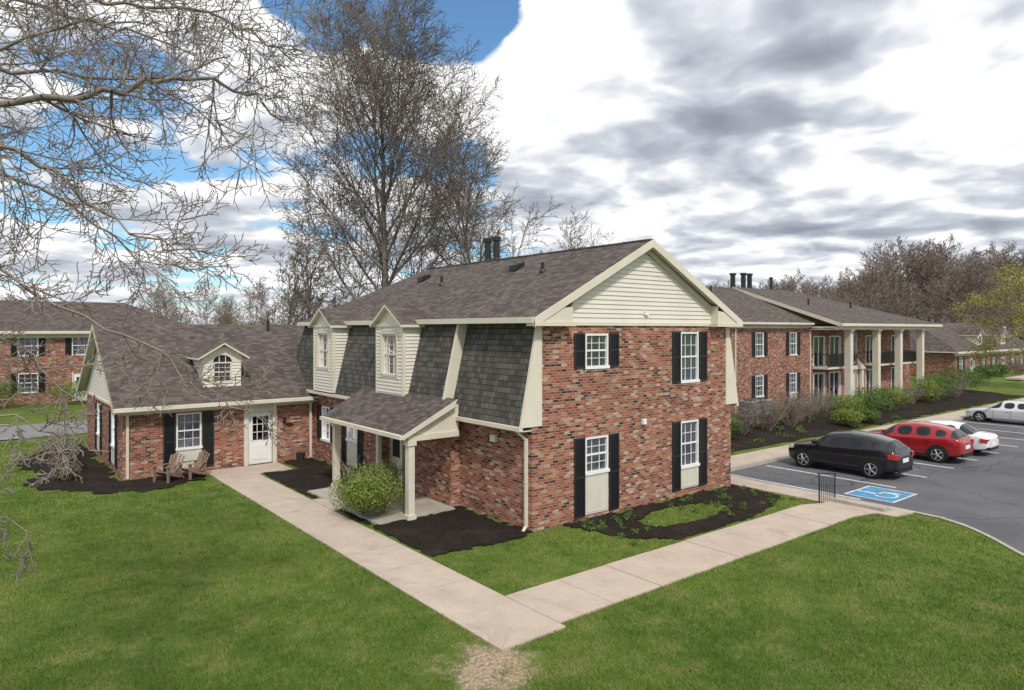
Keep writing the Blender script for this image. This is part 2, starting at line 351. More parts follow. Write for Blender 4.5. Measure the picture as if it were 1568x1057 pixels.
wl.poly([m(dc-.36,4.2,-.02)]+[m(dc+.36*math.cos(t),4.2+.28*math.sin(t),-.02) for t in np.linspace(math.pi,0,14)]+[m(dc+.36,4.2,-.02)],DARK)
for t0,t1 in zip(np.linspace(0,math.pi,15)[:-1],np.linspace(0,math.pi,15)[1:]):
    wl.poly([m(dc+.36*math.cos(t0),4.2+.28*math.sin(t0),.03),m(dc+.36*math.cos(t1),4.2+.28*math.sin(t1),.03),m(dc+.8*math.cos(t1),4.2+.62*math.sin(t1),.03),m(dc+.8*math.cos(t0),4.2+.62*math.sin(t0),.03)],SIDING)
    wi.poly([m(dc+.36*math.cos(t0),4.2+.28*math.sin(t0),.04),m(dc+.36*math.cos(t1),4.2+.28*math.sin(t1),.04),m(dc+.43*math.cos(t1),4.2+.35*math.sin(t1),.04),m(dc+.43*math.cos(t0),4.2+.35*math.sin(t0),.04)],CREAM)
for k in (-.12,.12): wi.mbox(m,dc+k-.012,dc+k+.012,4.2,4.44,-.015,.01,WHITE)
for x in (a,b): wl.poly([(x,fy,3.0),(x,fy,4.5),(x,17,4.5),(x,17,3.0)],SIDING)
for sg in (-1,1):
    xe=dc+sg*.98
    pts=[(xe,fy-.3,4.38),(xe,17.3,4.38),(dc,17.3,4.98),(dc,fy-.3,4.98)]
    if sg>0: pts=pts[::-1]
    rf.slab(pts,.07,SH,CREAM)
rf.tube((-.9,18.3,5.3),(-.9,18.3,6.0),.06,.06,BLACK,8)
for m_ in (wl,wi,tr,rf): m_.done()
# ================================================================ PORTICO BUILDING
pb=empty('portico_apartment_building')
wl=MB('walls',pb); wi=MB('windows',pb); tr=MB('trim',pb); rf=MB('roof',pb); cl=MB('columns',pb); bl=MB('balconies',pb)
m=FY(11.5)
hs=[]
ws=[]
for x in (25.5,29.8,34.1):
    hs+=[(x-.5,x+.5,3.7,5.3),(x-.5,x+.5,.2,2.4)]; ws.append(x)
doors=[37.8,40.2,46.2,51.0]
for x in doors: hs+=[(x-.8,x+.8,2.8,4.95),(x-.8,x+.8,.1,2.2)]
hs.append((42.3,44.3,.1,2.3)); hs.append((42.8,43.8,3.5,5.2))
wall(wl,m,18,54,-.6,5.9,hs,BR)
for x in ws:
    window(wi,m,x,3.7,5.3,w=1.0); window(wi,m,x,.2,2.4,w=1.0,zp=1.0)
for x in doors:
    for z0,z1 in ((2.8,4.95),(.1,2.2)):
        wi.mbox(m,x-.8,x+.8,z0,z1,-.14,-.12,DARK); wi.mbox(m,x-.75,x+.8,z0,z1,-.1,-.098,GLASS); wi.mbox(m,x-.03,x+.03,z0,z1,-.09,-.03,WHITE); wi.mbox(m,x+.35,x+.8,z0,z1,-.118,-.112,BLIND)
        wi.mbox(m,x-.86,x-.78,z0,z1+.06,-.1,.03,WHITE); wi.mbox(m,x+.78,x+.86,z0,z1+.06,-.1,.03,WHITE); wi.mbox(m,x-.78,x+.78,z1,z1+.08,-.1,.03,WHITE)
wi.mbox(m,42.3,44.3,.1,2.3,-.13,-.1,CREAM); wi.mbox(m,42.85,43.75,.1,2.1,-.09,-.05,WHITE)
window(wi,m,43.3,3.5,5.2,w=1.0,shut=False)
tr.poly([m(41.9,2.5,.25),m(44.7,2.5,.25),m(43.3,3.3,.25)],CREAM); tr.mbox(m,41.9,44.7,2.35,2.5,0,.3,CREAM); tr.mbox(m,42.0,42.3,.1,2.35,0,.2,CREAM); tr.mbox(m,44.3,44.6,.1,2.35,0,.2,CREAM)
tr.mbox(m,18,36.3,5.6,5.9,.0,.04,CREAM)
tr.box(18,36.2,11.0,11.1,5.86,6.0,CREAM); tr.box(18,36.2,11.1,11.5,5.82,5.86,SOFFIT)
downspout(tr,26.9,11.44,.05,5.8); downspout(tr,36.4,11.44,.05,5.8)
tr.box(36.3,53.6,9.3,9.62,5.5,5.74,CREAM); tr.box(36.3,53.8,9.62,11.5,5.55,5.6,SOFFIT)
tr.box(53.3,53.6,9.62,11.5,5.5,5.74,CREAM); tr.box(36.3,36.6,9.62,11.5,5.5,5.74,CREAM)
for x in (38.5,43.0,47.0,51.3):
    cl.box(x-.22,x+.22,9.4,9.84,.5,5.36,CREAM); cl.box(x-.3,x+.3,9.32,9.92,.3,.5,CREAM); cl.box(x-.3,x+.3,9.32,9.92,5.36,5.5,CREAM); cl.box(x-.33,x+.33,9.28,9.95,-.4,.3,BR)
bl.box(36.5,53.5,9.3,11.5,-.4,.05,plain('porch_concrete',(.4,.38,.34)))
for x0,x1 in ((36.8,41.3),(45.1,52.2)):
    bl.box(x0,x1,10.3,11.49,2.6,2.75,CREAM)
    bl.box(x0,x1,10.28,10.34,3.65,3.72,BLACK); bl.box(x0,x1,10.28,10.34,2.82,2.88,BLACK)
    n=int((x1-x0)/.13)
    for k in range(n+1):
        x=x0+(x1-x0)*k/n; bl.box(x-.019,x+.019,10.3,10.33,2.75,3.65,BLACK)
    for x in (x0,x1):
        bl.box(x-.02,x+.02,10.34,11.5,3.65,3.7,BLACK)
RZ=8.95
rf.slab([(16,11.05,6.0),(36.2,11.05,6.0),(36.2,17.8,RZ-.08),(16,17.8,RZ-.08)],.12,SH,CREAM)
rf.slab([(36.2,9.0,5.95),(54.0,9.0,5.95),(44.5,17.8,RZ),(36.2,17.8,RZ)],.15,SH,CREAM)
rf.slab([(54,9.0,5.95),(54,26.6,5.95),(44.5,17.8,RZ)],.15,SH,CREAM)
rf.slab([(16,24.6,6.0),(16,17.8,RZ-.08),(44.5,17.8,RZ-.08),(54,26.6,5.9)],.12,SH,CREAM)
q=[(36.16,8.95,5.93),(36.16,17.8,RZ+.02),(36.16,17.8,RZ-.25),(36.16,8.95,5.66)]
tr.poly(q,CREAM); tr.poly([(16-.03,11.0,5.97),(16-.03,17.8,RZ-.05),(16-.03,17.8,RZ-.25),(16-.03,11.0,5.7)],CREAM)
tr.box(36.1,54.1,8.9,9.0,5.76,5.94,CREAM); tr.box(36.3,54,9.0,9.3,5.74,5.78,SOFFIT)
wl.poly([(54,11.5,-.6),(54,24,-.6),(54,24,5.9),(54,11.5,5.9)],BR); wl.poly([(18,11.5,-.6),(18,24,-.6),(18,24,5.9),(18,17.8,8.6),(18,11.5,5.9)],BR)
for (x,y,h,r) in ((36.8,18.2,1.0,.2),(38.3,18.2,1.1,.2),(39.2,18.2,1.1,.2),(42,17.9,.9,.12),(40,13.5,.5,.07),(46,13.,.5,.07),(30,15.5,.5,.07)):
    z=RZ if y>17 else 5.95+(y-9)*.341
    rf.tube((x,y,z-.4),(x,y,z+h),r,r,BLACK,10)
    if r>.1: rf.tube((x,y,z+h),(x,y,z+h+.15),r*1.35,r*1.35,BLACK,10)
for m_ in (wl,wi,tr,rf,cl,bl): m_.done()
# ================================================================ distant houses
def house(name,x0,x1,y0,y1,ze,zr,stor=1,dorm=(),hip=4):
    p=empty(name); wl=MB('walls',p); wi=MB('windows',p); rf=MB('roof',p); tr=MB('trim',p)
    m=FY(y0); hs=[];n=int((x1-x0)/3.3)
    zz=[(.9,2.3)]+([(3.6,5.0)] if stor==2 else [])
    for k in range(n):
        x=x0+(k+.5)*(x1-x0)/n
        for j,(a,b) in enumerate(zz):
            if j==0 and k%3==1: hs.append((x-.5,x+.5,.1,2.2)); continue
            hs.append((x-.6,x+.6,a,b))
    wall(wl,m,x0,x1,-.5,ze,hs,BR)
    for h in hs:
        c=(h[0]+h[1])/2
        if h[2]<.5: wi.mbox(m,h[0],h[1],h[2],h[3],-.12,-.05,WHITE); wi.mbox(m,h[0]-.1,h[0],h[2],h[3]+.1,-.02,.04,CREAM); wi.mbox(m,h[1],h[1]+.1,h[2],h[3]+.1,-.02,.04,CREAM); wi.mbox(m,c-.3,c+.3,1.2,1.9,-.048,-.04,DARK)
        else: window(wi,m,c,h[2],h[3],w=1.2,sw=.4)
    wl.poly([(x0,y0,-.5),(x0,y1,-.5),(x0,y1,ze),(x0,y0,ze)],BR); wl.poly([(x1,y0,-.5),(x1,y1,-.5),(x1,y1,ze),(x1,y0,ze)],BR); wl.poly([(x0,y1,-.5),(x1,y1,-.5),(x1,y1,ze),(x0,y1,ze)],BR)
    o=.5; yc=(y0+y1)/2
    A,B,C,D=(x0-o,y0-o,ze),(x1+o,y0-o,ze),(x1+o,y1+o,ze),(x0-o,y1+o,ze); e,f=(x0-o+hip,yc,zr),(x1+o-hip,yc,zr)
    rf.slab([A,B,f,e],.12,SH,CREAM); rf.slab([C,D,e,f],.12,SH,CREAM); rf.slab([B,C,f],.12,SH,CREAM); rf.slab([D,A,e],.12,SH,CREAM)
    tr.box(x0-o,x1+o,y0-o-.1,y0-o,ze-.2,ze-.02,CREAM); tr.box(x0-o,x1+o,y0-o,y0,ze-.25,ze-.2,SOFFIT); tr.mbox(m,x0,x1,ze-.5,ze-.25,0,.05,CREAM)
    for dx in dorm:
        s=(zr-ze)/(yc-y0+o); fy=y0+.5; zb=ze+s*1.0; mm=FY(fy)
        clap(wl,mm,lambda z:(dx-.8,dx+.8),zb-.1,zb+1.3,SIDING,.13); wl.poly([mm(dx-.9,zb+1.3,.03),mm(dx+.9,zb+1.3,.03),mm(dx,zb+1.95,.03)],SIDING)
        wi.mbox(mm,dx-.4,dx+.4,zb+.15,zb+1.15,.03,.06,WHITE); wi.mbox(mm,dx-.33,dx+.33,zb+.22,zb+1.08,.06,.065,DARK); wi.mbox(mm,dx-.02,dx+.02,zb+.22,zb+1.08,.066,.075,WHITE); wi.mbox(mm,dx-.33,dx+.33,zb+.63,zb+.67,.066,.074,WHITE)
        for x in (dx-.8,dx+.8): wl.poly([(x,fy,zb-.1),(x,fy,zb+1.3),(x,fy+3,zb+1.3)],SIDING)
        for sg in (-1,1):
            q=[(dx+sg*1.05,fy-.3,zb+1.2),(dx+sg*1.05,fy+3.5,zb+1.2),(dx,fy+3.5,zb+2.0),(dx,fy-.3,zb+2.0)]
            rf.slab(q if sg<0 else q[::-1],.08,SH,CREAM)
    for m_ in (wl,wi,rf,tr): m_.done()
house('brick_apartment_block',-40,3,47,58,5.4,7.8,2,hip=5)
house('brick_cottage_row',75,104,15,25,3.0,6.4,1,dorm=(84.5,93),hip=3)
house('brick_cottage_row',64,72.5,24,32,2.9,5.2,1,hip=.3)
house('brick_cottage_row',-70,-30,64,74,5.2,7.6,2,hip=5)
# ================================================================ GROUND
def lawn_cols(nt,p):
    n1=NOISE(nt,p,.16,3,.6); n2=NOISE(nt,p,1.1,5,.7); n5=NOISE(nt,p,3.2,5,.72)
    c=MIX(nt,RAMP(nt,n1,[(.38,0.),(.62,1.)]),(.092,.158,.024),(.15,.212,.038))
    c=MIX(nt,RAMP(nt,n2,[(.50,0.),(.66,.8)]),c,(.225,.24,.075))
    c=MIX(nt,RAMP(nt,n2,[(.32,.8),(.47,0.)]),c,(.055,.112,.018))
    c=MIX(nt,RAMP(nt,n5,[(.55,0.),(.70,.7)]),c,(.27,.22,.12))
    return c
def lawn_mat():
    m,nt,b=newmat('lawn_grass',.9,.1); p=POS(nt)
    c=lawn_cols(nt,p); n3=NOISE(nt,p,26,3,.7)
    c=MIX(nt,RAMP(nt,n3,[(.25,.7),(.6,0.)]),c,(.05,.07,.02))
    c=MIX(nt,RAMP(nt,n3,[(.55,0.),(.8,.5)]),c,(.20,.25,.08))
    vm=nt.nodes.new('ShaderNodeVectorMath'); vm.operation='DISTANCE'
    mp_=nt.nodes.new('ShaderNodeMapping'); mp_.inputs['Location'].default_value=(5.3,5.2,0); nt.links.new(p,mp_.inputs[0])
    nt.links.new(mp_.outputs[0],vm.inputs[0]); vm.inputs[1].default_value=(0,0,0)
    d=M(nt,'ADD',vm.outputs['Value'],M(nt,'MULTIPLY',M(nt,'SUBTRACT',NOISE(nt,p,1.5,6,.8),.5),3.0))
    c=MIX(nt,RAMP(nt,d,[(.45,1.),(.95,0.)]),c,MIX(nt,RAMP(nt,NOISE(nt,p,14,4,.7),[(.38,0.),(.62,1.)]),(.26,.18,.11),(.54,.43,.32)))
    nt.links.new(c,b.inputs['Base Color']); bump(nt,b,n3,.9,.05); return m
LAWN=lawn_mat()
def axis(fine0,fine1,step,lo,hi,extra):
    a=list(np.arange(fine0,fine1,step)); x=fine1; s=step
    while x<hi: a.append(x); s*=1.35; x+=s
    a.append(hi); x=fine0-step; s=step
    while x>lo: a.append(x); s*=1.35; x-=s
    a.append(lo); a+=extra; return np.array(sorted(set(np.round(a,4))))
ax=axis(-14,20,.5,-1500,1500,[11.49,11.515,74.0,74.05]); ay=axis(-16,14,.5,-1500,1500,[2.49,2.515])
C,B=np.meshgrid(ax,ay)
A=C+(E(B)-11.6)*np.exp(-((C-11.6)/6)**2)
Z=H(A,B); ins=(C>11.5)&(B<2.5)&(C<74.02); Z[ins]=-.55; Z[(C>=74.02)&(B<2.5)]=-.3
nx,ny=len(ax),len(ay)
idx=np.arange(nx*ny).reshape(ny,nx)
V=np.stack([A.ravel(),B.ravel(),Z.ravel()],1); F=np.stack([idx[:-1,:-1].ravel(),idx[:-1,1:].ravel(),idx[1:,1:].ravel(),idx[1:,:-1].ravel()],1)
def npmesh(name,V,F,mat,parent=None,smooth=False):
    me=bpy.data.meshes.new(name); k=F.shape[1]
    me.vertices.add(len(V)); me.vertices.foreach_set('co',np.asarray(V,np.float32).ravel())
    me.loops.add(F.size); me.loops.foreach_set('vertex_index',F.astype(np.int32).ravel())
    me.polygons.add(len(F)); me.polygons.foreach_set('loop_start',np.arange(0,F.size,k,dtype=np.int32)); me.polygons.foreach_set('loop_total',np.full(len(F),k,np.int32))
    if smooth: me.polygons.foreach_set('use_smooth',np.ones(len(F),bool))
    me.materials.append(mat); me.update(calc_edges=True); me.validate()
    o=bpy.data.objects.new(name,me); scene.collection.objects.link(o)
    if parent: o.parent=parent
    return o
npmesh('lawn_ground',V,F,LAWN,smooth=True)
m,nt,b=newmat('asphalt',.85,.25); p=POS(nt)
c=MIX(nt,RAMP(nt,NOISE(nt,p,.35,5,.6),[(.3,0.),(.7,1.)]),(.10,.102,.112),(.165,.168,.178))
c=MIX(nt,RAMP(nt,NOISE(nt,p,70,2),[(.35,.5),(.6,0.)]),c,(.06,.06,.066))
vo=nt.nodes.new('ShaderNodeTexVoronoi'); vo.feature='DISTANCE_TO_EDGE'; vo.inputs['Scale'].default_value=.22
ad=nt.nodes.new('ShaderNodeVectorMath'); ad.operation='ADD'; nt.links.new(p,ad.inputs[0])
nn=nt.nodes.new('ShaderNodeTexNoise'); nn.inputs['Scale'].default_value=1.2; nn.inputs['Detail'].default_value=4; nt.links.new(p,nn.inputs['Vector']); nt.links.new(nn.outputs[1],ad.inputs[1]); nt.links.new(ad.outputs[0],vo.inputs['Vector'])
c=MIX(nt,RAMP(nt,vo.outputs[0],[(.003,.85),(.008,0.)]),c,(.035,.035,.037))
nt.links.new(c,b.inputs['Base Color']); bump(nt,b,NOISE(nt,p,90,2),.4,.01); ASPH=m
bs=list(np.linspace(2.47,-13,45))+[-60]
mb=MB('parking_lot'); pts=[(float(E(y)),y,-.42) for y in bs]+[(74,-60,-.42),(74,2.47,-.42)]
mb.poly(pts,ASPH); mb.done()
def conc(name,c1,c2):
    m,nt,b=newmat(name,.85,.2); p=POS(nt)
    c=MIX(nt,RAMP(nt,NOISE(nt,p,1.1,6,.7),[(.3,0.),(.7,1.)]),c1,c2)
    c=MIX(nt,RAMP(nt,NOISE(nt,p,45,3,.6),[(.35,.35),(.6,0.)]),c,tuple(x*.6 for x in c1))
    c=MIX(nt,RAMP(nt,NOISE(nt,p,.5,5,.8,1),[(.54,0.),(.70,.6)]),c,tuple(x*.66 for x in c1))
    nt.links.new(c,b.inputs['Base Color']); bump(nt,b,NOISE(nt,p,60,2),.3,.008); return m
CONC=conc('concrete_walk',(.46,.375,.305),(.58,.485,.40)); CURB=conc('kerb_concrete',(.38,.34,.29),(.5,.46,.4))
mb=MB('parking_kerb')
for y0,y1 in zip(bs[:-1],bs[1:]):
    a0,a1=float(E(y0)),float(E(y1))
    T=[(a0-.17,y0),(a0+.02,y0),(a1+.02,y1),(a1-.17,y1)]
    mb.poly([(x,y,-.275) for x,y in T],CURB); mb.poly([(a0+.02,y0,-.275),(a1+.02,y1,-.275),(a1+.05,y1,-.6),(a0+.05,y0,-.6)],CURB)
mb.box(11.4,74,2.44,2.6,-.6,-.275,CURB); mb.box(73.9,74.1,-60,2.44,-.6,-.275,CURB); mb.done()
def strip(mb,x0,x1,y0,y1,along,dz=.035,seg=1.5,gap=.008,mat=None):
    mat=mat or CONC
    n=max(1,round(((x1-x0) if along=='x' else (y1-y0))/seg))
    for k in range(n):
        if along=='x':
            a=x0+(x1-x0)*k/n+gap; b=x0+(x1-x0)*(k+1)/n-gap; c,d=y0,y1
        else:
            a,b=x0,x1; c=y0+(y1-y0)*k/n+gap; d=y0+(y1-y0)*(k+1)/n-gap
        t=random.uniform(-.006,.006)
        q=[(x,y,float(H(x,y))+dz+t) for x,y in ((a,c),(b,c),(b,d),(a,d))]
        mb.slab(q,.2,mat,mat)
mb=MB('sidewalk')
strip(mb,-3.35,9.9,-4.75,-3.1,'x')
strip(mb,-4.85,-3.36,-4.95,12.2,'y')
strip(mb,-4.85,-2.0,12.21,13.9,'x',dz=.036)
strip(mb,-3.35,-2.2,5.4,7.0,'x')
strip(mb,9.91,11.43,-5.2,2.44,'y',dz=.034)
strip(mb,9.9,74,2.6,4.0,'x',dz=.04,seg=1.8)
strip(mb,-3.0,-.36,3.2,8.2,'y',dz=.06,seg=2.5,mat=CURB)
strip(mb,-42,-12,41,42.4,'x'); strip(mb,76,110,9,10.5,'x',dz=.3)
mb.done()
mb=MB('entrance_steps')
for k in range(3): mb.box(10.35+.33*k,10.68+.33*k,-4.75,-3.1,-.5,-.08-.09*k,CURB)
mb.done()
mb=MB('metal_handrail')
for y in (-3.0,):
    for x in np.arange(9.7,10.75,.13): mb.tube((x,y,-.3),(x,y,.72-(x-9.7)*.12),.011,.011,BLACK,6)
    for x in (9.7,10.74): mb.tube((x,y,-.35),(x,y,.82-(x-9.7)*.12),.024,.024,BLACK,8)
    mb.tube((9.6,y,.83),(10.85,y,.68),.024,.024,BLACK,8)
mb.done()
mb=MB('access_road'); mb.poly([(-300,27.5,.03),(-10,28,.03),(6,29,.03),(20,33,.03),(20,39,.03),(6,35,.03),(-10,34,.03),(-300,33.5,.03)],plain('road_asphalt',(.21,.21,.215),.9,.2,.12,1)); mb.done()
mb=MB('access_road_kerb'); mb.poly([(-300,27.3,.1),(-10,27.8,.1),(-10,28.0,.1),(-300,27.5,.1)],CURB); mb.poly([(-300,33.5,.1),(-10,34,.1),(-10,34.3,.1),(-300,33.8,.1)],CURB); mb.done()
mb=MB('parking_markings'); PAINT=plain('road_paint_white',(.62,.62,.6),.7,.2,.25,6); BLUE=plain('road_paint_blue',(.08,.27,.46),.7,.2,.2,6)
for k in range(21):
    x=12.35+2.85*k
    mb.box(x-.06,x+.06,-3.1,2.2,-.419,-.412,PAINT)
    mb.box(x-.06,x+.06,-19.5,-14.3,-.419,-.412,PAINT)
mb.box(12.7,14.7,-4.05,-2.35,-.419,-.412,BLUE)
def ring(cx,cy,r,t0,t1,w,z,mat):
    T=np.linspace(t0,t1,18)
    for a,b in zip(T[:-1],T[1:]): mb.poly([(cx+math.cos(a)*r,cy+math.sin(a)*r,z),(cx+math.cos(b)*r,cy+math.sin(b)*r,z),(cx+math.cos(b)*(r-w),cy+math.sin(b)*(r-w),z),(cx+math.cos(a)*(r-w),cy+math.sin(a)*(r-w),z)],mat)
z=-.407
ring(13.65,-3.4,.42,R(140),R(400),.1,z,PAINT)
for q in (((13.55,-2.65),(13.7,-2.65),(13.65,-3.2),(13.5,-3.2)),((13.55,-3.1),(14.0,-3.1),(14.0,-3.2),(13.55,-3.2)),((13.95,-3.1),(14.05,-3.1),(14.25,-3.7),(14.12,-3.7))): mb.poly([(x,y,z+.001) for x,y in q],PAINT)
ring(13.62,-2.52,.1,0,2*math.pi,.099,z,PAINT)
for a,b,c,d in ((12.7,14.7,-4.05,-3.98),(12.7,14.7,-2.42,-2.35),(12.7,12.77,-3.98,-2.42),(14.63,14.7,-3.98,-2.42)): mb.box(a,b,c,d,-.411,-.406,PAINT)
mb.done()
# ---------------------------------------------------------------- mulch
def inpoly(x,y,P):
    x=np.asarray(x);y=np.asarray(y); r=np.zeros(x.shape,bool); n=len(P)
    for i in range(n):
        x0,y0=P[i];x1,y1=P[(i+1)%n]
        if y0==y1: continue
        c=((y0>y)!=(y1>y))&(x<(x1-x0)*(y-y0)/(y1-y0)+x0); r^=c
    return r
m,nt,b=newmat('dark_mulch',.95,.1); p=POS(nt)
c=MIX(nt,RAMP(nt,NOISE(nt,p,18,4,.75),[(.35,0.),(.7,1.)]),(.012,.010,.009),(.06,.046,.038))
c=MIX(nt,RAMP(nt,NOISE(nt,p,.8,5,.75),[(.5,0.),(.7,.6)]),c,(.075,.058,.045))
nt.links.new(c,b.inputs['Base Color']); bump(nt,b,NOISE(nt,p,28,4,.75),1.,.06); MULCH=m
beds=[
 [(.0,-.02),(1.0,-.15),(1.5,-2.1),(2.6,-3.05),(5.5,-3.05),(7.6,-2.7),(9.2,-2.0),(9.8,-.9),(9.7,.6),(9.3,1.2),(9.2,-.02)],
 [(-3.33,-.15),(-.5,-.35),(.02,-.1),(.02,3.5),(-.4,3.5),(-.4,3.2),(-3.0,3.2),(-3.33,5.3)],
 [(-3.33,3.2),(-3.0,3.2),(-3.0,5.4),(-3.33,5.4)],
 [(-3.33,7.1),(-3.0,7.1),(-3.0,8.3),(-.36,8.3),(-.36,14.1),(-1.9,14.1),(-1.9,12.2),(-3.33,12.2)],
 [(-4.9,11.9),(-5.6,12.3),(-6.4,11.8),(-7.4,11.5),(-8.4,12.1),(-9.0,13.3),(-10.2,14.0),(-10.6,15.6),(-9.9,17.2),(-10.6,18.7),(-10.5,21),(-9.3,23.5),(-7.6,24.5),(-7.6,14.1),(-3.4,14.1),(-3.4,13.95),(-4.9,13.9)],
 [(9.6,4.1),(60,4.1),(60,11.5),(18,11.5),(9.6,9)],
]
patches=[(4.7,-1.45,1.7,.62)]
VV=[];FF=[]
st=.16; cnt=0
def wob(x,y): return .12*np.sin(x*3.1+y*1.3)+.08*np.sin(y*5.3-x*2.1)
for P in beds:
    s=st if P is not beds[5] else .6
    xs=np.array(P); x0,y0=xs.min(0)-.2; x1,y1=xs.max(0)+.2
    gx=np.arange(x0,x1,s); gy=np.arange(y0,y1,s); GX,GY=np.meshgrid(gx,gy)
    JX=GX+np.random.uniform(-.3,.3,GX.shape)*s; JY=GY+np.random.uniform(-.3,.3,GX.shape)*s
    wx=wob(JX,JY) if P is beds[4] else 0
    ok=inpoly(JX+wx,JY+wx,P)
    for (cx,cy,rx_,ry_) in patches: ok&=(((JX-cx)/rx_)**2+((JY-cy)/ry_)**2>1)
    ZZ=H(JX,JY)+.018+np.random.uniform(0,.03,GX.shape)
    id_=np.arange(GX.size).reshape(GX.shape)
    cell=ok[:-1,:-1]&ok[1:,:-1]&ok[:-1,1:]&ok[1:,1:]
    f=np.stack([id_[:-1,:-1][cell],id_[:-1,1:][cell],id_[1:,1:][cell],id_[1:,:-1][cell]],1)+cnt
    VV.append(np.stack([JX.ravel(),JY.ravel(),ZZ.ravel()],1)); FF.append(f); cnt+=GX.size
npmesh('mulch_beds',np.concatenate(VV),np.concatenate(FF),MULCH,smooth=True)
# ---------------------------------------------------------------- grass blades
n=500000
Y=9.5+25*np.random.rand(n)**1.8; X=(np.random.rand(n)*2-1)*Y*.8
ga=CA+X*SU+Y*CU; gb=CB-X*CU+Y*SU
ok=np.ones(n,bool)
for i,P in enumerate(beds):
    w_=wob(ga,gb) if i==4 else 0
    ok&=~inpoly(ga+w_,gb+w_,P)
pin=np.zeros(n,bool)
for (cx,cy,rx_,ry_) in patches: pin|=(((ga-cx)/rx_)**2+((gb-cy)/ry_)**2<1)
ok|=pin
rects=[(-3.35,10.0,-4.75,-3.1),(-4.85,-3.35,-4.95,12.2),(-4.9,-1.9,12.2,14),(-3.4,-2.1,5.4,7),(9.88,11.6,-5.2,3),(9.9,75,2.4,4.05),(-3.0,0,3.1,8.3),(0,9.3,0,20),(-.4,3,3,20),(-7.6,5,14.1,24)]
for r in rects: ok&=~((ga>r[0])&(ga<r[1])&(gb>r[2])&(gb<r[3]))
ok&=~((ga>E(gb)-.2)&(gb<2.5)); ok&=~((gb>27)&(gb<35))
ds=np.hypot(ga+5.3,gb+5.2)+.3*np.sin(ga*5+gb*3)+.25*np.sin(gb*7-ga*4)+np.random.normal(0,.18,n)
ok&=(ds>.8)
thin=(np.sin(ga*1.7+gb*.9)+np.sin(gb*2.3-ga*1.1)+np.sin(ga*.6-gb*.8+1))/3
ok&=np.random.rand(n)<np.clip(.95-.6*np.clip(thin,0,1),.2,1)
ga=ga[ok];gb=gb[ok];Yk=Y[ok];n=len(ga); gz=H(ga,gb)
hgt=np.random.uniform(.02,.075,n); wd=np.random.uniform(.005,.010,n)*(Yk/12); th=np.random.rand(n)*6.283; lx=np.random.normal(0,.03,n); ly=np.random.normal(0,.03,n)
V=np.empty((n,3,3)); V[:,0]=np.stack([ga-np.cos(th)*wd,gb-np.sin(th)*wd,gz-.01],1); V[:,1]=np.stack([ga+np.cos(th)*wd,gb+np.sin(th)*wd,gz-.01],1); V[:,2]=np.stack([ga+lx,gb+ly,gz+hgt],1)
m,nt,b=newmat('grass_blade',.7,.2); p=POS(nt)
c=lawn_cols(nt,p)
c=MIX(nt,RAMP(nt,NOISE(nt,p,40,1),[(.4,0.),(.62,.55)]),c,(.055,.10,.018))
c=MIX(nt,1.0,c,(1.28,1.26,1.15),'MULTIPLY')
nt.links.new(c,b.inputs['Base Color'])
npmesh('lawn_grass',V.reshape(-1,3),np.arange(3*n).reshape(-1,3),m)
# ---------------------------------------------------------------- foliage
def leaf_mat(name,c1,c2,c3,sc=3):
    m,nt,b=newmat(name,.6,.25); p=POS(nt)
    c=MIX(nt,RAMP(nt,NOISE(nt,p,sc,3,.6),[(.35,0.),(.65,1.)]),c1,c2)
    c=MIX(nt,RAMP(nt,NOISE(nt,p,sc*9,2),[(.45,0.),(.7,.8)]),c,c3)
    nt.links.new(c,b.inputs['Base Color']); return m
def leaves(cx,cy,cz,rx,ry,rz,n,size,seed=0,shell=.55):
    r=np.random.RandomState(seed); d=r.normal(size=(n,3)); d/=np.linalg.norm(d,axis=1)[:,None]
    k=np.zeros(n)
    for j in range(5):
        w=r.normal(size=3)*2.6; k+=np.sin(d@w+r.rand()*6)*.07
    rad=(shell+(1-shell)*r.rand(n)**.6)*(1+k)
    P=d*rad[:,None]*np.array([rx,ry,rz])+np.array([cx,cy,cz])
    P[:,2]=np.maximum(P[:,2],cz-rz*.95)
    t=r.normal(size=(n,3)); t/=np.linalg.norm(t,axis=1)[:,None]; u=np.cross(t,d+r.normal(size=(n,3))*.5); u/=np.linalg.norm(u,axis=1)[:,None]+1e-6
    s=size*r.uniform(.6,1.3,n)[:,None]
    Q=np.stack([P-t*s,P-u*s*.5,P+t*s,P+u*s*.5],1); return Q.reshape(-1,3)
def leafobj(name,qs,mat,parent=None):
    V=np.concatenate(qs); return npmesh(name,V,np.arange(len(V)).reshape(-1,4),mat,parent)
BARK=plain('tree_bark',(.20,.17,.145),.9,.1,.35,3)
TWIG=plain('twig_bark',(.25,.21,.185),.9,.1,.3,2)
BARKD=plain('distant_bark',(.25,.20,.17),.9,.1,.25,.2)
def segmesh(name,segs,mat,parent=None,k=4):
    Sg=np.array(segs); p0=Sg[:,0:3];p1=Sg[:,3:6];r0=Sg[:,6];r1=Sg[:,7]
    d=p1-p0; d/=np.linalg.norm(d,axis=1)[:,None]+1e-9
    ref=np.where(np.abs(d[:,2:3])>.9,np.array([[1.,0,0]]),np.array([[0,0,1.]]))
    x=np.cross(d,ref); x/=np.linalg.norm(x,axis=1)[:,None]; y=np.cross(d,x)
    n=len(Sg); V=np.empty((n,2*k,3))
    for i in range(k):
        a=2*math.pi*i/k; o=x*math.cos(a)+y*math.sin(a); V[:,i]=p0+o*r0[:,None]; V[:,k+i]=p1+o*r1[:,None]
    base=(np.arange(n)*2*k)[:,None]; F=[]
    for i in range(k):
        j=(i+1)%k; F.append(np.concatenate([base+i,base+j,base+k+j,base+k+i],1))
    return npmesh(name,V.reshape(-1,3),np.concatenate(F),mat,parent,smooth=True)
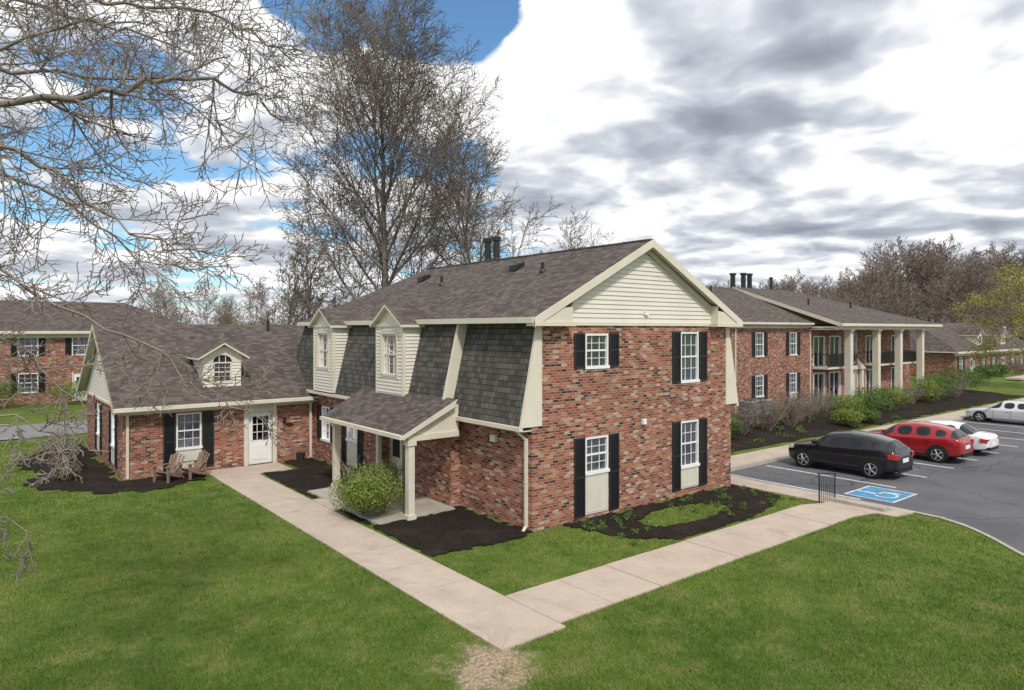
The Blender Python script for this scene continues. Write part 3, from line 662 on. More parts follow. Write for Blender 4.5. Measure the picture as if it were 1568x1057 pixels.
def rv(r,s): return Vector((r.gauss(0,s),r.gauss(0,s),r.gauss(0,s)))
def branch(segs,r,p,d,L,rad,lev,cfg):
    n=cfg['n'][lev]; step=L/n; pts=[(p.copy(),rad)]; dirs=[d.copy()]
    end=rad*cfg['taper'][lev]
    for i in range(n):
        d=(d+rv(r,cfg['wob'][lev])+Vector((0,0,cfg['up'][lev]))).normalized()
        q=p+d*step; ra=rad+(end-rad)*i/n; rb=rad+(end-rad)*(i+1)/n
        segs.append((*p,*q,max(ra,cfg['rmin']),max(rb,cfg['rmin']))); p=q; pts.append((p.copy(),rb)); dirs.append(d.copy())
    if lev+1<len(cfg['n']):
        m=cfg['kids'][lev]
        for k in range(m):
            t=cfg['t0'][lev]+(1-cfg['t0'][lev])*(k+r.random())/m
            i=min(n-1,int(t*n)); f=t*n-i; a,b=pts[i],pts[i+1]; pp=a[0].lerp(b[0],f); dd=dirs[i+1]
            ax_=dd.orthogonal().normalized(); ax_.rotate(Quaternion(dd,k*2.4+r.uniform(-.5,.5)))
            lo,hi=cfg['ang'][lev]
            ang=math.radians(hi-(hi-lo)*t+r.uniform(-7,7)) if lev==0 else math.radians(r.uniform(lo,hi))
            nd=(dd*math.cos(ang)+ax_*math.sin(ang)).normalized()
            l2=L*cfg['len'][lev]*r.uniform(.8,1.15)*(1-cfg['sh'][lev]*t)
            branch(segs,r,pp,nd,l2,min((a[1]*(1-f)+b[1]*f)*.8,max(cfg['rmin'],a[1]*cfg['rk'][lev])),lev+1,cfg)
BIG=dict(n=[9,9,7,5,3],taper=[.3,.22,.3,.4,.6],wob=[.035,.055,.075,.09,.11],up=[.02,.05,.03,.02,.02],kids=[24,14,10,6],t0=[.22,.1,.1,.1],ang=[(18,66),(28,52),(28,52),(28,50)],len=[.60,.46,.46,.52],sh=[.28,.4,.35,.3],rk=[.48,.45,.5,.65],rmin=.0150)
def bare_tree(name,x,y,h,rad,seed,cfg=BIG,mat=BARK,lean=(0,0)):
    r=random.Random(seed); segs=[]; e=empty(name,(x,y,-.1))
    branch(segs,r,Vector((0,0,0)),Vector((lean[0],lean[1],1)).normalized(),h,rad,0,cfg)
    o=segmesh('trunk_and_branches',segs,mat,e,k=3 if len(segs)>30000 else 4); return e
x,y=site(-8.5,46); bare_tree('bare_sycamore_tree',x,y,21.5,.36,21)
MED=dict(BIG); MED['kids']=[18,11,8,4]; MED['rmin']=.016
x,y=site(-2.6,54); bare_tree('bare_sycamore_tree',x,y,16.5,.28,5,MED)
SML=dict(BIG); SML['kids']=[14,9,6,3]; SML['rmin']=.016
x,y=site(7.5,75); bare_tree('bare_sycamore_tree',x,y,13.5,.22,9,SML)
x,y=site(-17,55); bare_tree('bare_sycamore_tree',x,y,10.0,.17,23,SML)
x,y=site(-21,62); bare_tree('bare_sycamore_tree',x,y,10,.17,24,SML)
ft=empty('foreground_sycamore_tree'); segs=[]; r=random.Random(3)
def PT(X,Y,Z): a,b=site(X,Y); return Vector((a,b,Z))
trunk=[PT(-12.5,9,-.2),PT(-12.3,9,3),PT(-12,9,6),PT(-11.6,9,9),PT(-11.2,9.4,13)]
rs=[.45,.38,.33,.27,.15]
for i in range(4): segs.append((*trunk[i],*trunk[i+1],rs[i],rs[i+1]))
FG=dict(n=[1,8,6,3],taper=[1,.35,.4,.6],wob=[0,.12,.14,.14],up=[0,.02,.03,.03],kids=[0,9,5],t0=[0,.08,.1],ang=[(0,0),(30,58),(28,55)],len=[0,.52,.42],sh=[0,.4,.3],rk=[0,.6,.7],rmin=.0048)
def bough(pts,r0,r1,kids,kl,droop=0.):
    P=[PT(*q) for q in pts]; Q=[]
    ext=[P[0]*2-P[1]]+P+[P[-1]*2-P[-2]]
    for i in range(1,len(ext)-2):
        for t in np.linspace(0,1,6)[:-1]:
            a,b,c,d=ext[i-1:i+3]; Q.append(.5*((2*b)+(-a+c)*t+(2*a-5*b+4*c-d)*t*t+(-a+3*b-3*c+d)*t**3))
    Q.append(P[-1]); n=len(Q)-1
    Q=[q+rv(r,.04) for q in Q]
    for i in range(n):
        a=r0+(r1-r0)*i/n; b=r0+(r1-r0)*(i+1)/n; segs.append((*Q[i],*Q[i+1],a,b))
    for k in range(kids):
        t=.2+.8*(k+r.random())/kids; i=min(n-1,int(t*n)); d=(Q[i+1]-Q[i]).normalized(); o=rv(r,1); o=(o-d*o.dot(d)).normalized()
        o.z-=droop; nd=(d*.65+o*.8).normalized(); rr=(r0+(r1-r0)*t)
        branch(segs,r,Q[i].copy(),nd,kl*r.uniform(.6,1.3)*(1-.3*t),max(.008,rr*.5),1,FG)
bough([(-11.6,9,9),(-8.5,8.6,8.6),(-6.0,8.2,8.25),(-5.1,8.5,8.45),(-4.4,8.9,8.75),(-3.6,9.3,8.7),(-3.2,9.6,8.35)],.06,.012,23,1.6,.35)
bough([(-11.4,9,10),(-8.0,8.8,9.9),(-6.2,8.6,9.8),(-5.0,8.8,9.7),(-3.8,9.0,9.6),(-3.0,9.2,9.1)],.045,.01,22,1.7,.35)
bough([(-11.5,9.2,9.5),(-8.5,9.8,9.3),(-7.0,10,9.3),(-5.6,10.6,9.4),(-4.6,11,9.9)],.045,.012,19,1.8,.3)
bough([(-11.8,9,8),(-8,8,7.9),(-6,7.7,7.65),(-5.2,7.7,7.3),(-4.4,7.8,6.6),(-3.6,7.9,6.35)],.04,.008,19,1.4,.4)
bough([(-12,9,7.2),(-8,8,6.9),(-6.0,7.6,6.3),(-5.2,7.6,5.8),(-4.2,7.8,5.35),(-3.6,7.9,4.75),(-2.9,8.0,4.5)],.025,.006,14,1.0,.2)
bough([(-12,9,6.5),(-8,7.8,6.4),(-6.2,7.6,5.6),(-5.4,7.6,5.2),(-4.8,7.7,4.6)],.022,.006,11,1.1,.2)
bough([(-12,9,6),(-8,7.6,5.9),(-5.8,7.1,4.8),(-4.9,7.1,4.5),(-4.2,7.1,4.2)],.016,.005,8,.9,.1)
bough([(-12,9,5),(-7.4,7.2,4.4),(-5.5,6.9,3.7),(-4.8,6.9,3.45)],.012,.005,6,.7,.1)
bough([(-11.5,9,9),(-8.5,9.5,7.9),(-7,9.6,7.6),(-5.9,9.8,7.0),(-5.3,9.9,6.2)],.04,.008,17,1.5,.3)
bough([(-11.4,9.2,11),(-8.5,10.5,10.8),(-6.8,10.8,10.4),(-5.6,11,10.4)],.05,.01,14,1.9,.5)
bough([(-11.4,9.2,10.5),(-8.5,8.5,9.3),(-6.4,8.2,8.9),(-5.0,8.2,9.2),(-3.9,8.3,8.9)],.04,.009,17,1.6,.4)
segmesh('trunk_and_branches',segs,TWIG,ft)
GREEN=leaf_mat('privet_leaves',(.09,.145,.022),(.19,.25,.04),(.27,.31,.07),4)
DKGREEN=leaf_mat('hedge_leaves',(.045,.09,.02),(.095,.165,.035),(.15,.22,.05),2)
BROWN=leaf_mat('bare_shrub_twigs',(.12,.09,.07),(.19,.15,.11),(.16,.17,.08),2)
def bush(name,x,y,w,d,h,n,size,mat,seed,twigs=True):
    z=float(H(x,y)); e=empty(name,(x,y,z))
    q=[leaves(0,0,h*.55,w*.5,d*.5,h*.47,n//2,size,seed=seed,shell=.4)]
    rr=random.Random(seed)
    for k in range(6): q.append(leaves(rr.uniform(-.3,.3)*w,rr.uniform(-.3,.3)*d,h*rr.uniform(.5,.72),w*.26,d*.26,h*.3,n//12,size,seed=seed*7+k,shell=.5))
    leafobj('leaves',q,mat,e)
    if twigs:
        sg=[]
        for k in range(40):
            a=rr.uniform(0,6.28); t=rr.uniform(.2,.75); branch(sg,rr,Vector((math.cos(a)*.1*w,math.sin(a)*.1*d,0)),Vector((math.cos(a)*t,math.sin(a)*t,1)).normalized(),h*rr.uniform(.75,1.12),.012,3,BIG|dict(rmin=.005,kids=[24,14,10,5]))
        segmesh('stems',sg,TWIG,e)
bush('privet_bush',-2.7,4.15,2.4,2.2,1.5,14000,.034,GREEN,4)
sd=30
for (x,y,w,h,mt,nm) in ((13.2,5.2,1.9,1.2,DKGREEN,'boxwood_shrub'),(14.8,6.0,1.9,1.3,GREEN,'privet_bush'),(12.0,4.9,1.5,.9,GREEN,'boxwood_shrub'),(18.5,6.6,1.9,1.4,DKGREEN,'boxwood_shrub'),(20.6,6.9,2.0,1.5,BROWN,'bare_shrub'),(22.9,6.8,2.1,1.8,BROWN,'bare_shrub'),(25.3,6.8,2.2,1.9,BROWN,'bare_shrub'),(27.8,7.2,2.3,1.9,BROWN,'bare_shrub'),(30.2,7.4,2.2,1.8,BROWN,'bare_shrub'),(32.4,7.0,2.7,1.5,GREEN,'boxwood_shrub'),(34.8,6.6,2.9,1.5,DKGREEN,'boxwood_shrub'),(37.2,7.3,3.0,1.7,DKGREEN,'boxwood_shrub'),(39.8,7.1,2.9,1.6,GREEN,'boxwood_shrub'),(29.0,5.2,1.9,1.1,GREEN,'privet_bush'),(31.5,5.2,1.6,.9,DKGREEN,'boxwood_shrub'),(43.6,7.4,1.8,1.3,BROWN,'bare_shrub'),(46,7.1,2.8,1.8,GREEN,'boxwood_shrub'),(48.6,7.6,3.2,2.1,DKGREEN,'boxwood_shrub'),(51.5,7.2,3.0,1.9,BROWN,'bare_shrub'),(54.5,8,4,2.6,DKGREEN,'boxwood_shrub'),(58,8,3,2.0,DKGREEN,'boxwood_shrub'),(79,13.2,2.6,1.5,DKGREEN,'boxwood_shrub'),(83,13.0,2.6,1.5,DKGREEN,'boxwood_shrub'),(90,13.0,3,1.6,BROWN,'bare_shrub'),(-10.5,45,3,2,DKGREEN,'boxwood_shrub'),(-15,45,3,1.6,DKGREEN,'boxwood_shrub'),(-6,45,3,1.8,GREEN,'boxwood_shrub'),(-9.0,20.5,1.0,.8,BROWN,'bare_shrub'),(-9.2,15.4,.9,.6,BROWN,'bare_shrub')):
    sd+=1; bush(nm,x,y,w,w*.9,h,3800 if mt is not BROWN else 900,.05 if x<70 else .07,mt,sd,twigs=(mt is BROWN))
q=[]; rr=random.Random(5)
for k in range(46):
    if k<30: x=rr.uniform(5.0,9.0); y=rr.uniform(-2.6,-.4)
    else: x=rr.uniform(1.3,3.4); y=rr.uniform(-2.6,-.5)
    q.append(leaves(x,y,float(H(x,y))+.07,.13,.13,.09,60,.03,seed=k+900,shell=.2))
for k in range(60):
    x=rr.uniform(10,40); y=rr.uniform(4.3,9.5); q.append(leaves(x,y,float(H(x,y))+.12,.3,.3,.16,90,.05,seed=k+1900,shell=.2))
leafobj('perennial_ground_cover',q,DKGREEN)
dw=empty('distant_tree_line'); LOW=dict(n=[6,5,4,3,3],taper=[.25,.2,.3,.35,.5],wob=[.03,.06,.09,.12,.15],up=[.02,.05,.045,.04,.03],kids=[14,8,5,3],rmin=.026,t0=[.22,.2,.15,.15,.1],len=[.62,.5,.5,.5,.6],rk=[.38,.4,.5,.6,.6],ang=[(22,55),(25,48),(28,55),(30,55),(30,60)],sh=[.4,.4,.4,.3,.3])
meshes=[]
for s in range(4):
    sg=[]; branch(sg,random.Random(50+s),Vector((0,0,0)),Vector((0,0,1)),11,.18,0,LOW)
    o=segmesh('tree_form',sg,BARKD,dw,k=3); a,b=site(-40-s*9,130); o.location=(a,b,0); meshes.append(o.data)
rr=random.Random(77)
for k in range(165):
    Y=rr.uniform(105,190); X=rr.uniform(-.95,.95)*Y
    if k>=135: X=rr.uniform(.28,.9)*Y
    if -.5<X/Y<.0 and rr.random()<.3: continue
    f=X/Y
    if f>.5: s=rr.uniform(.95,1.5)*Y/125
    elif f>.2: s=rr.uniform(.7,1.05)*Y/125
    else: s=rr.uniform(.45,.75)*Y/125
    o=bpy.data.objects.new('tree_form',rr.choice(meshes)); a,b=site(X,Y); o.location=(a,b,-.2); o.scale=(s*1.1,s*1.1,s); o.rotation_euler=(0,0,rr.uniform(0,6.28)); scene.collection.objects.link(o); o.parent=dw
UND=leaf_mat('woodland_undergrowth',(.16,.13,.10),(.23,.195,.14),(.18,.21,.09),.08)
q=[]
for k in range(170):
    Y=rr.uniform(150,230); X=(-1+2*k/170)*Y*.95; a,b=site(X,Y); q.append(leaves(a,b,rr.uniform(1,2.5),8,8,rr.uniform(3,5.5),420,.5,seed=k+5000,shell=.2))
leafobj('woodland_undergrowth',q,UND)
YG=leaf_mat('spring_leaves',(.26,.24,.05),(.40,.36,.09),(.45,.41,.15),1)
def leafy(name,X,Y,h,w,n,size,mat,seed,nc=110):
    a,b=site(X,Y); e=empty(name,(a,b,-.2)); sg=[]; r_=random.Random(seed)
    branch(sg,r_,Vector((0,0,0)),Vector((0,0,1)),h*.72,h*.018,0,LOW|dict(kids=[12,7,4,2],rmin=.02,t0=[.15,.2,.15,.15,.1],len=[.8,.5,.5,.5,.6],ang=[(35,75),(30,60),(30,60),(30,60),(30,60)])); segmesh('trunk_and_branches',sg,BARK,e)
    q=[]; P=[Vector(s[3:6]) for s in sg if s[6]<.06 and s[2]>h*.2]
    for k in range(nc):
        p=r_.choice(P); q.append(leaves(p.x,p.y,p.z,w*.08,w*.08,w*.05,n//nc,size,seed=seed*100+k,shell=.1))
    leafobj('leaves',q,mat,e)
leafy('budding_maple_tree',49.5,65,11.5,12,17000,.085,YG,8,260)
for i,(X,Y,h,w) in enumerate(((-60,110,7,7),(-52,125,8,8),(-45,120,7,7),(-36,120,6,6),(66,120,9,9))): leafy('budding_maple_tree',X,Y,h,w,3500,.13,leaf_mat('pale_leaves%d'%i,(.16,.18,.05),(.26,.27,.09),(.3,.3,.13),1),60+i)
# ================================================================ CARS
TYRE=plain('tyre_rubber',(.02,.02,.02),.85,.2,.1); RIM=plain('alloy_rim',(.55,.56,.58),.3,.5,.05,metal=.8)
def cglass():
    m,nt,b=newmat('car_glass',.04,.6); b.inputs['Base Color'].default_value=(.012,.014,.016,1); return m
CG=cglass(); RED=plain('tail_light',(.45,.02,.02),.25,.5,.05); HL=plain('head_light',(.7,.72,.75),.15,.6,.03); TRIMB=plain('black_plastic',(.02,.02,.022),.6,.3,.1)
def car(name,x,y,z,rot,L,W,Hh,paint,kind,metal=.3):
    e=empty(name,(x,y,z)); e.rotation_euler=(0,0,rot)
    pm,nt,b=newmat(name+'_paint',.25,.5); b.inputs['Base Color'].default_value=(*paint,1); b.inputs['Metallic'].default_value=metal; b.inputs['Coat Weight'].default_value=.7; b.inputs['Coat Roughness'].default_value=.05
    if kind=='suv':
        st=[(0,.45,.72,.74,.62,.45,0),(.02,.30,.85,.87,.84,.6,0),(.08,.24,.97,1.0,.95,.7,0),(.18,.24,1.03,1.08,1.,.74,0),(.25,.24,1.05,1.12,1.,.78,1),(.385,.24,1.07,1.56,1.,.68,2),(.41,.24,1.07,1.60,1.,.67,3),(.565,.24,1.10,1.68,1.,.66,2),(.585,.24,1.10,1.68,1.,.66,3),(.735,.24,1.14,1.64,1.,.65,2),(.765,.24,1.15,1.62,1.,.65,3),(.87,.26,1.19,1.51,.98,.61,4),(.90,.26,1.19,1.48,.97,.60,5),(.972,.30,1.14,1.19,.91,.70,0),(.993,.38,.95,.98,.86,.66,0),(1,.47,.72,.74,.76,.55,0)]
    else:
        st=[(0,.42,.60,.62,.66,.5,0),(.02,.28,.70,.72,.86,.6,0),(.08,.2,.78,.81,.95,.7,0),(.2,.2,.86,.89,1.,.76,0),(.29,.2,.90,.94,1.,.8,1),(.43,.2,.92,1.36,1.,.64,2),(.45,.2,.92,1.385,1.,.64,3),(.58,.2,.93,1.42,1.,.64,2),(.595,.2,.93,1.42,1.,.64,3),(.71,.2,.95,1.38,1.,.63,4),(.735,.2,.95,1.36,1.,.63,5),(.87,.22,.98,1.03,.97,.78,0),(.96,.26,.97,1.0,.94,.74,0),(.995,.36,.85,.88,.88,.7,0),(1,.42,.62,.64,.8,.6,0)]
    zmax=max(s[3] for s in st); hz=Hh/zmax; hw=W/2
    secs=[]
    for (t,zb,zl,zr,yw,yr,f) in st:
        X=L/2-t*L; zb*=hz;zl*=hz;zr*=hz; yw*=hw;yr*=hw
        hf=[(0,zb),(yw*.82,zb),(yw*.96,zb+.08),(yw,zb+(zl-zb)*.45),(yw*.985,zl-.07),(yw*.93,zl),(yr+(.0),zr-.07*(1 if zr-zl>.2 else .3)),(yr*.80,zr-.005),(0,zr+.025)]
        ring_=[(X,-a,b_) for a,b_ in hf[::-1]][:-1]+[(X,a,b_) for a,b_ in hf]
        secs.append(ring_)
    vs=[v for s_ in secs for v in s_]; k=len(secs[0]); fs=[];mi=[]
    for i in range(len(secs)-1):
        f=st[i][6]
        for j in range(k-1):
            fs.append((i*k+j,i*k+j+1,(i+1)*k+j+1,(i+1)*k+j))
            pair=(8-j,7-j) if j<8 else (j-8,j-7)
            lo=min(pair)
            g=0
            if lo==5 and f in (1,3,5): g=1
            if f in (1,5) and lo in (6,7): g=1
            if lo in (0,1): g=2
            mi.append(g)
    fs.append(tuple(range(k-1,-1,-1))); mi.append(0); fs.append(tuple((len(secs)-1)*k+j for j in range(k))); mi.append(0)
    me=bpy.data.meshes.new('body'); me.from_pydata(vs,[],fs); me.update()
    for m_ in (pm,CG,TRIMB): me.materials.append(m_)
    me.polygons.foreach_set('material_index',mi); me.polygons.foreach_set('use_smooth',[True]*len(fs))
    ob=bpy.data.objects.new('body',me); scene.collection.objects.link(ob); ob.parent=e
    import bmesh
    bm=bmesh.new(); bm.from_mesh(me); bmesh.ops.remove_doubles(bm,verts=bm.verts,dist=1e-4); bmesh.ops.recalc_face_normals(bm,faces=bm.faces)
    cl_=bm.edges.layers.float.get('crease_edge') or bm.edges.layers.float.new('crease_edge')
    for ed in bm.edges:
        ms={f.material_index for f in ed.link_faces}
        if len(ms)>1: ed[cl_]=.6
    bm.to_mesh(me); bm.free()
    ss=ob.modifiers.new('sub','SUBSURF'); ss.levels=2; ss.render_levels=2
    w=MB('wheels',e); rw=.37 if kind=='suv' else .32
    for sx in (.31,-.30):
        for sy in (1,-1):
            X=sx*L; Yo=sy*(hw+.005)
            w.tube((X,Yo-sy*.22,rw),(X,Yo,rw),rw,rw,TYRE,28); w.tube((X,Yo,rw),(X,Yo+sy*.012,rw),rw*.93,rw*.86,TYRE,28)
            w.tube((X,Yo,rw),(X,Yo+sy*.016,rw),rw*.7,rw*.68,RIM,24); w.tube((X,Yo,rw),(X,Yo+sy*.018,rw),rw*.60,rw*.6,TRIMB,24)
            for q in range(5):
                t=q*2*math.pi/5
                w.tube((X,Yo+sy*.02,rw),(X+math.cos(t)*rw*.64,Yo+sy*.02,rw+math.sin(t)*rw*.64),.035,.03,RIM,6)
            w.tube((X,Yo,rw),(X,Yo+sy*.035,rw),.06,.05,RIM,10)
            pts=[(X+math.cos(t)*(rw+.06),Yo-sy*.012,rw+.02+math.sin(t)*(rw+.06)) for t in np.linspace(R(-18),R(198),20)]
            w.poly(pts,TRIMB)
            pts2=[(p_[0],Yo-sy*.16,p_[2]) for p_ in pts]
            for i in range(len(pts)-1): w.poly([pts[i],pts[i+1],pts2[i+1],pts2[i]],TRIMB)
    w.done()
    d=MB('lights_and_trim',e); zt=(1.02 if kind=='suv' else .82)*hz
    for sy in (1,-1):
        d.slab([(-L/2+.03,sy*hw*.90,zt),(-L/2+.30,sy*hw*.98,zt+.02),(-L/2+.26,sy*hw*.84,zt+.04),(-L/2+.01,sy*hw*.62,zt)],.17,RED,RED)
        d.slab([(L/2-.16,sy*hw*.91,zt-.16),(L/2-.42,sy*hw*.985,zt-.1),(L/2-.36,sy*hw*.75,zt-.06),(L/2-.05,sy*hw*.60,zt-.16)],.11,HL,HL)
        mx_=L/2-(.30*L); d.box(mx_-.1,mx_+.06,sy*(hw+.03)-.08,sy*(hw+.03)+.1,zt+.1,zt+.22,pm)
        for hx in (.0,.9): d.box(-hx-.1,-hx+.08,sy*hw*.99-.02,sy*hw*.99+.02,zt-.08,zt-.05,pm)
        for hx in (.16*L,-.04*L,-.2*L): d.box(hx-.004,hx+.004,sy*hw*.995-.008,sy*hw*.995+.006,.35,zt,TRIMB)
    d.box(-L/2-.005,-L/2+.03,-.26,.26,zt-.34,zt-.18,WHITE); d.box(-L/2-.0,-L/2+.06,-hw*.66,hw*.66,.3,.42,TRIMB); d.box(L/2-.06,L/2+.0,-.5,.5,.35,.55,TRIMB)
    d.done()
PZ=-.42
car('black_suv_car',17.0,-.45,PZ,R(90),4.6,1.92,1.68,(.012,.013,.016),'suv')
car('red_suv_car',22.6,-.85,PZ,R(90),4.5,1.85,1.64,(.36,.016,.02),'suv',.2)
car('white_sedan_car',25.6,-.9,PZ,R(90),4.6,1.82,1.45,(.78,.78,.78),'sedan',0)
car('silver_sedan_car',39.7,-.05,PZ,R(90),4.8,1.84,1.45,(.66,.68,.69),'sedan',.3)
# ================================================================ small things
WOOD=plain('weathered_wood',(.25,.17,.13),.8,.2,.25,8)
def chair(x,y,rot):
    e=empty('adirondack_chair',(x,y,0.03)); e.rotation_euler=(0,0,rot); c=MB('frame',e)
    for k in range(5):
        y0=-.3+k*.12; z0=.38-k*.03; c.slab([(-.28,y0,z0),(.28,y0,z0),(.28,y0+.1,z0-.025),(-.28,y0+.1,z0-.025)],.022,WOOD,WOOD)
    for k in range(5):
        xs=-.22+.11*k; h=.95-abs(k-2)*.05; c.slab([(xs-.045,.22,.25),(xs+.045,.22,.25),(xs*1.25+.045,.50,h),(xs*1.25-.045,.50,h)],.025,WOOD,WOOD)
    for s in (-1,1):
        c.slab([(s*.30-.07,-.38,.58),(s*.30+.07,-.38,.58),(s*.30+.05,.36,.56),(s*.30-.05,.36,.56)],.025,WOOD,WOOD)
        c.box(s*.30-.02,s*.30+.02,-.34,-.24,0,.56,WOOD); c.slab([(s*.27-.02,-.3,.38),(s*.27+.02,-.3,.38),(s*.27+.02,.5,.10),(s*.27-.02,.5,.10)],.09,WOOD,WOOD); c.box(s*.30-.02,s*.30+.02,.28,.35,.12,.55,WOOD)
    c.done()
chair(-6.35,12.9,R(-55)); chair(-5.5,12.95,R(-70))
GREY=plain('grey_metal',(.35,.36,.36),.5,.4)
def acu(x,y,mt,z=0):
    e=empty('air_conditioner_unit',(x,y,z)); c=MB('cabinet',e)
    c.box(-.45,.45,-.45,.45,.0,.9,mt); c.tube((0,0,.9),(0,0,.94),.36,.36,BLACK,16)
    for k in range(9): c.box(-.46,.46,-.46,.46,.1+k*.085,.125+k*.085,BLACK)
    c.done()
acu(25.6,9.6,GREY,.25); acu(27.0,9.6,GREY,.25); acu(-9.0,17.6,BLACK)
e=empty('post_lamp',(17.2,6.2,float(H(17.2,6.2)))); c=MB('post',e); c.tube((0,0,0),(0,0,1.6),.035,.035,BLACK,8); c.box(-.1,.1,-.1,.1,1.6,1.85,BLACK); c.tube((0,0,1.85),(0,0,2.0),.15,.02,BLACK,8); c.done()
e=empty('plant_pot',(-1.1,13.7,0)); c=MB('pot',e); c.tube((0,0,0),(0,0,.35),.14,.2,plain('pot_black',(.03,.03,.03)),12); c.done()
# ================================================================ LIGHT, SKY
EL=R(48)
sdir=Vector((-.42,-1.0,0)).normalized()*math.cos(EL)+Vector((0,0,math.sin(EL)))
sun=bpy.data.lights.new('sun','SUN'); sun.energy=2.8; sun.angle=R(6); sun.color=(1,.95,.87)
so=bpy.data.objects.new('sun',sun); so.rotation_euler=sdir.to_track_quat('Z','Y').to_euler(); so.location=(0,0,50); scene.collection.objects.link(so)
w=bpy.data.worlds.new('World'); scene.world=w; w.use_nodes=True; nt=w.node_tree; bg=nt.nodes['Background']; bg.inputs[1].default_value=.1
sk=nt.nodes.new('ShaderNodeTexSky'); sk.sky_type='NISHITA'; sk.sun_disc=False; sk.sun_elevation=EL; sk.sun_rotation=math.atan2(sdir.x,sdir.y)
tc=nt.nodes.new('ShaderNodeTexCoord').outputs['Generated']
sp=nt.nodes.new('ShaderNodeSeparateXYZ'); nt.links.new(tc,sp.inputs[0])
zz=M(nt,'ADD',M(nt,'MAXIMUM',sp.outputs[2],0.0),.16)
cb=nt.nodes.new('ShaderNodeCombineXYZ'); nt.links.new(M(nt,'DIVIDE',sp.outputs[0],zz),cb.inputs[0]); nt.links.new(M(nt,'DIVIDE',sp.outputs[1],zz),cb.inputs[1]); cb.inputs[2].default_value=3.7
pl0=cb.outputs[0]
nm=nt.nodes.new('ShaderNodeVectorMath'); nm.operation='NORMALIZE'; nt.links.new(tc,nm.inputs[0])
wn=nt.nodes.new('ShaderNodeTexNoise'); wn.inputs['Scale'].default_value=2.2; wn.inputs['Detail'].default_value=3; nt.links.new(pl0,wn.inputs['Vector'])
ws=nt.nodes.new('ShaderNodeVectorMath'); ws.operation='MULTIPLY_ADD'; nt.links.new(wn.outputs[1],ws.inputs[0]); ws.inputs[1].default_value=(.28,.28,0); nt.links.new(pl0,ws.inputs[2]); pl=ws.outputs[0]
def dirv(px,py):
    X=(px-784)/1045; Z=(505-py)/1045; v=Vector((X*SU+CU,-X*CU+SU,Z)); return v.normalized()
def lobe(px,py,deg,soft=.25):
    vm=nt.nodes.new('ShaderNodeVectorMath'); vm.operation='DOT_PRODUCT'; nt.links.new(nm.outputs[0],vm.inputs[0]); vm.inputs[1].default_value=dirv(px,py)
    c0=math.cos(R(deg)); mr=nt.nodes.new('ShaderNodeMapRange'); mr.interpolation_type='SMOOTHSTEP'; nt.links.new(vm.outputs['Value'],mr.inputs[0]); mr.inputs[1].default_value=c0; mr.inputs[2].default_value=1-(1-c0)*soft; return mr.outputs[0]
def puff(off,scale):
    v=nt.nodes.new('ShaderNodeTexVoronoi'); v.feature='F1'; v.voronoi_dimensions='2D'; v.inputs['Scale'].default_value=scale; v.inputs['Detail'].default_value=2; v.inputs['Roughness'].default_value=.5; v.normalize=True
    if off:
        o=nt.nodes.new('ShaderNodeVectorMath'); o.operation='ADD'; nt.links.new(pl,o.inputs[0]); o.inputs[1].default_value=off; nt.links.new(o.outputs[0],v.inputs['Vector'])
    else: nt.links.new(pl,v.inputs['Vector'])
    return M(nt,'SUBTRACT',1,v.outputs['Distance'])
n1=NOISE(nt,pl,1.5,6,.58); n2=NOISE(nt,pl0,.6,2,.5)
p1=puff(None,2.6)
big=M(nt,'ADD',M(nt,'MULTIPLY',n1,.6),M(nt,'MULTIPLY',n2,.25))
cov0=M(nt,'ADD',big,M(nt,'MULTIPLY',p1,.20))
cov=M(nt,'ADD',cov0,.065)
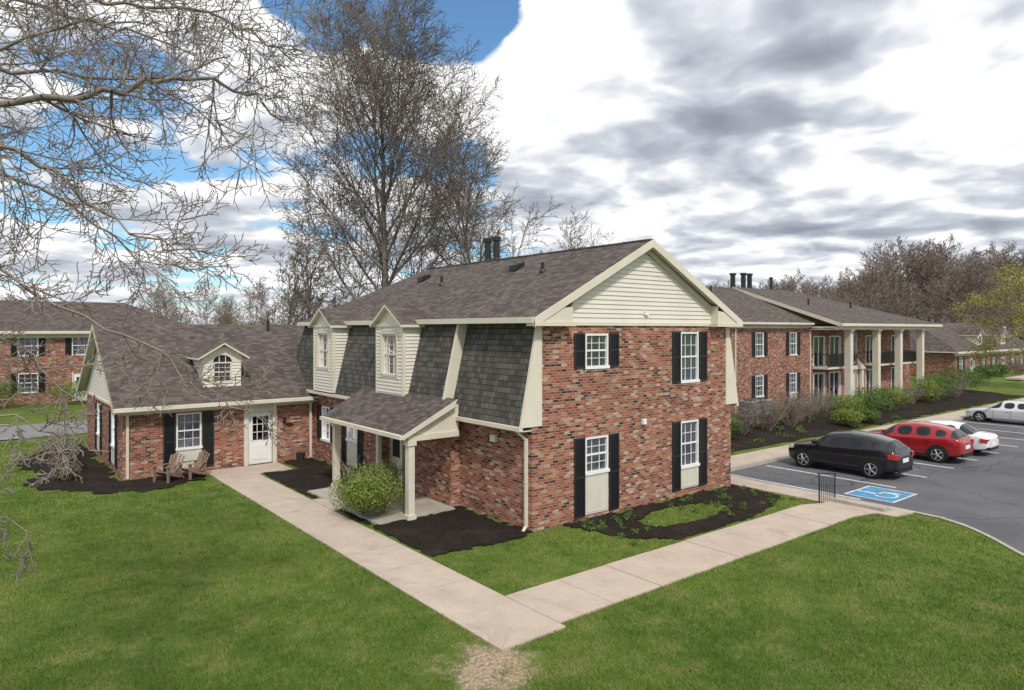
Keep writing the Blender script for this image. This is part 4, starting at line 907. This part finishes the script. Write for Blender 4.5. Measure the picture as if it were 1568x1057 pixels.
for (px,py,dg,am) in ((620,-75,10.5,-.20),(790,-50,6,-.10),(470,20,4,-.08),(200,190,6,-.05),(60,240,4,-.05),(700,280,4,-.05),(640,110,7,.10),(400,130,8,.06),(1250,120,26,.13),(900,70,8,.08)):
    cov=M(nt,'ADD',cov,M(nt,'MULTIPLY',lobe(px,py,dg),am))
covm=RAMP(nt,cov,[(.555,0.),(.60,1.)])
of=nt.nodes.new('ShaderNodeVectorMath'); of.operation='ADD'; nt.links.new(pl,of.inputs[0]); of.inputs[1].default_value=(-.08,-.12,0)
n3=NOISE(nt,of.outputs[0],1.5,4,.58); p3=puff((-.08,-.12,0),2.6)
relief=M(nt,'ADD',M(nt,'MULTIPLY',M(nt,'SUBTRACT',n3,n1),.85),M(nt,'MULTIPLY',M(nt,'SUBTRACT',p3,p1),.34))
n4=NOISE(nt,pl,1.1,4,.55)
sh=M(nt,'ADD',M(nt,'MULTIPLY',n1,.5),M(nt,'MULTIPLY',n4,.5))
sh=M(nt,'ADD',sh,relief)
for (px,py,dg,am) in ((1190,60,12,.07),(980,150,9,.05),(1350,300,16,.035),(1100,230,8,.02),(240,330,12,.04),(700,80,9,-.12),(860,40,6,-.12),(1310,180,5,-.09),(1500,60,7,-.08),(1480,240,5,-.07),(1050,330,6,-.04)):
    sh=M(nt,'ADD',sh,M(nt,'MULTIPLY',lobe(px,py,dg),am))
cc=RAMP(nt,sh,[(.42,(11.2,11.2,11.2)),(.49,(9.6,9.7,9.9)),(.545,(6.8,7.2,7.9)),(.64,(4.3,4.65,5.35)),(.77,(3.0,3.3,3.95))])
skc=MIX(nt,1.0,sk.outputs[0],(1.0,1.4,1.6),'MULTIPLY')
hz=RAMP(nt,sp.outputs[2],[(0.,.6),(.10,0.)])
fin=MIX(nt,covm,skc,cc); fin=MIX(nt,hz,fin,(8.2,8.6,9.1))
nt.links.new(fin,bg.inputs[0])
# ================================================================ CAMERA
cam=bpy.data.cameras.new('camera'); cam.lens=24; cam.sensor_width=36; cam.clip_end=5000; cam.shift_y=-23.5/1568
co=bpy.data.objects.new('camera',cam); co.location=(CA,CB,CH); co.rotation_euler=(R(90),0,R(-38.5)); scene.collection.objects.link(co); scene.camera=co
scene.view_settings.view_transform='Standard'; scene.view_settings.look='None'; scene.view_settings.exposure=0
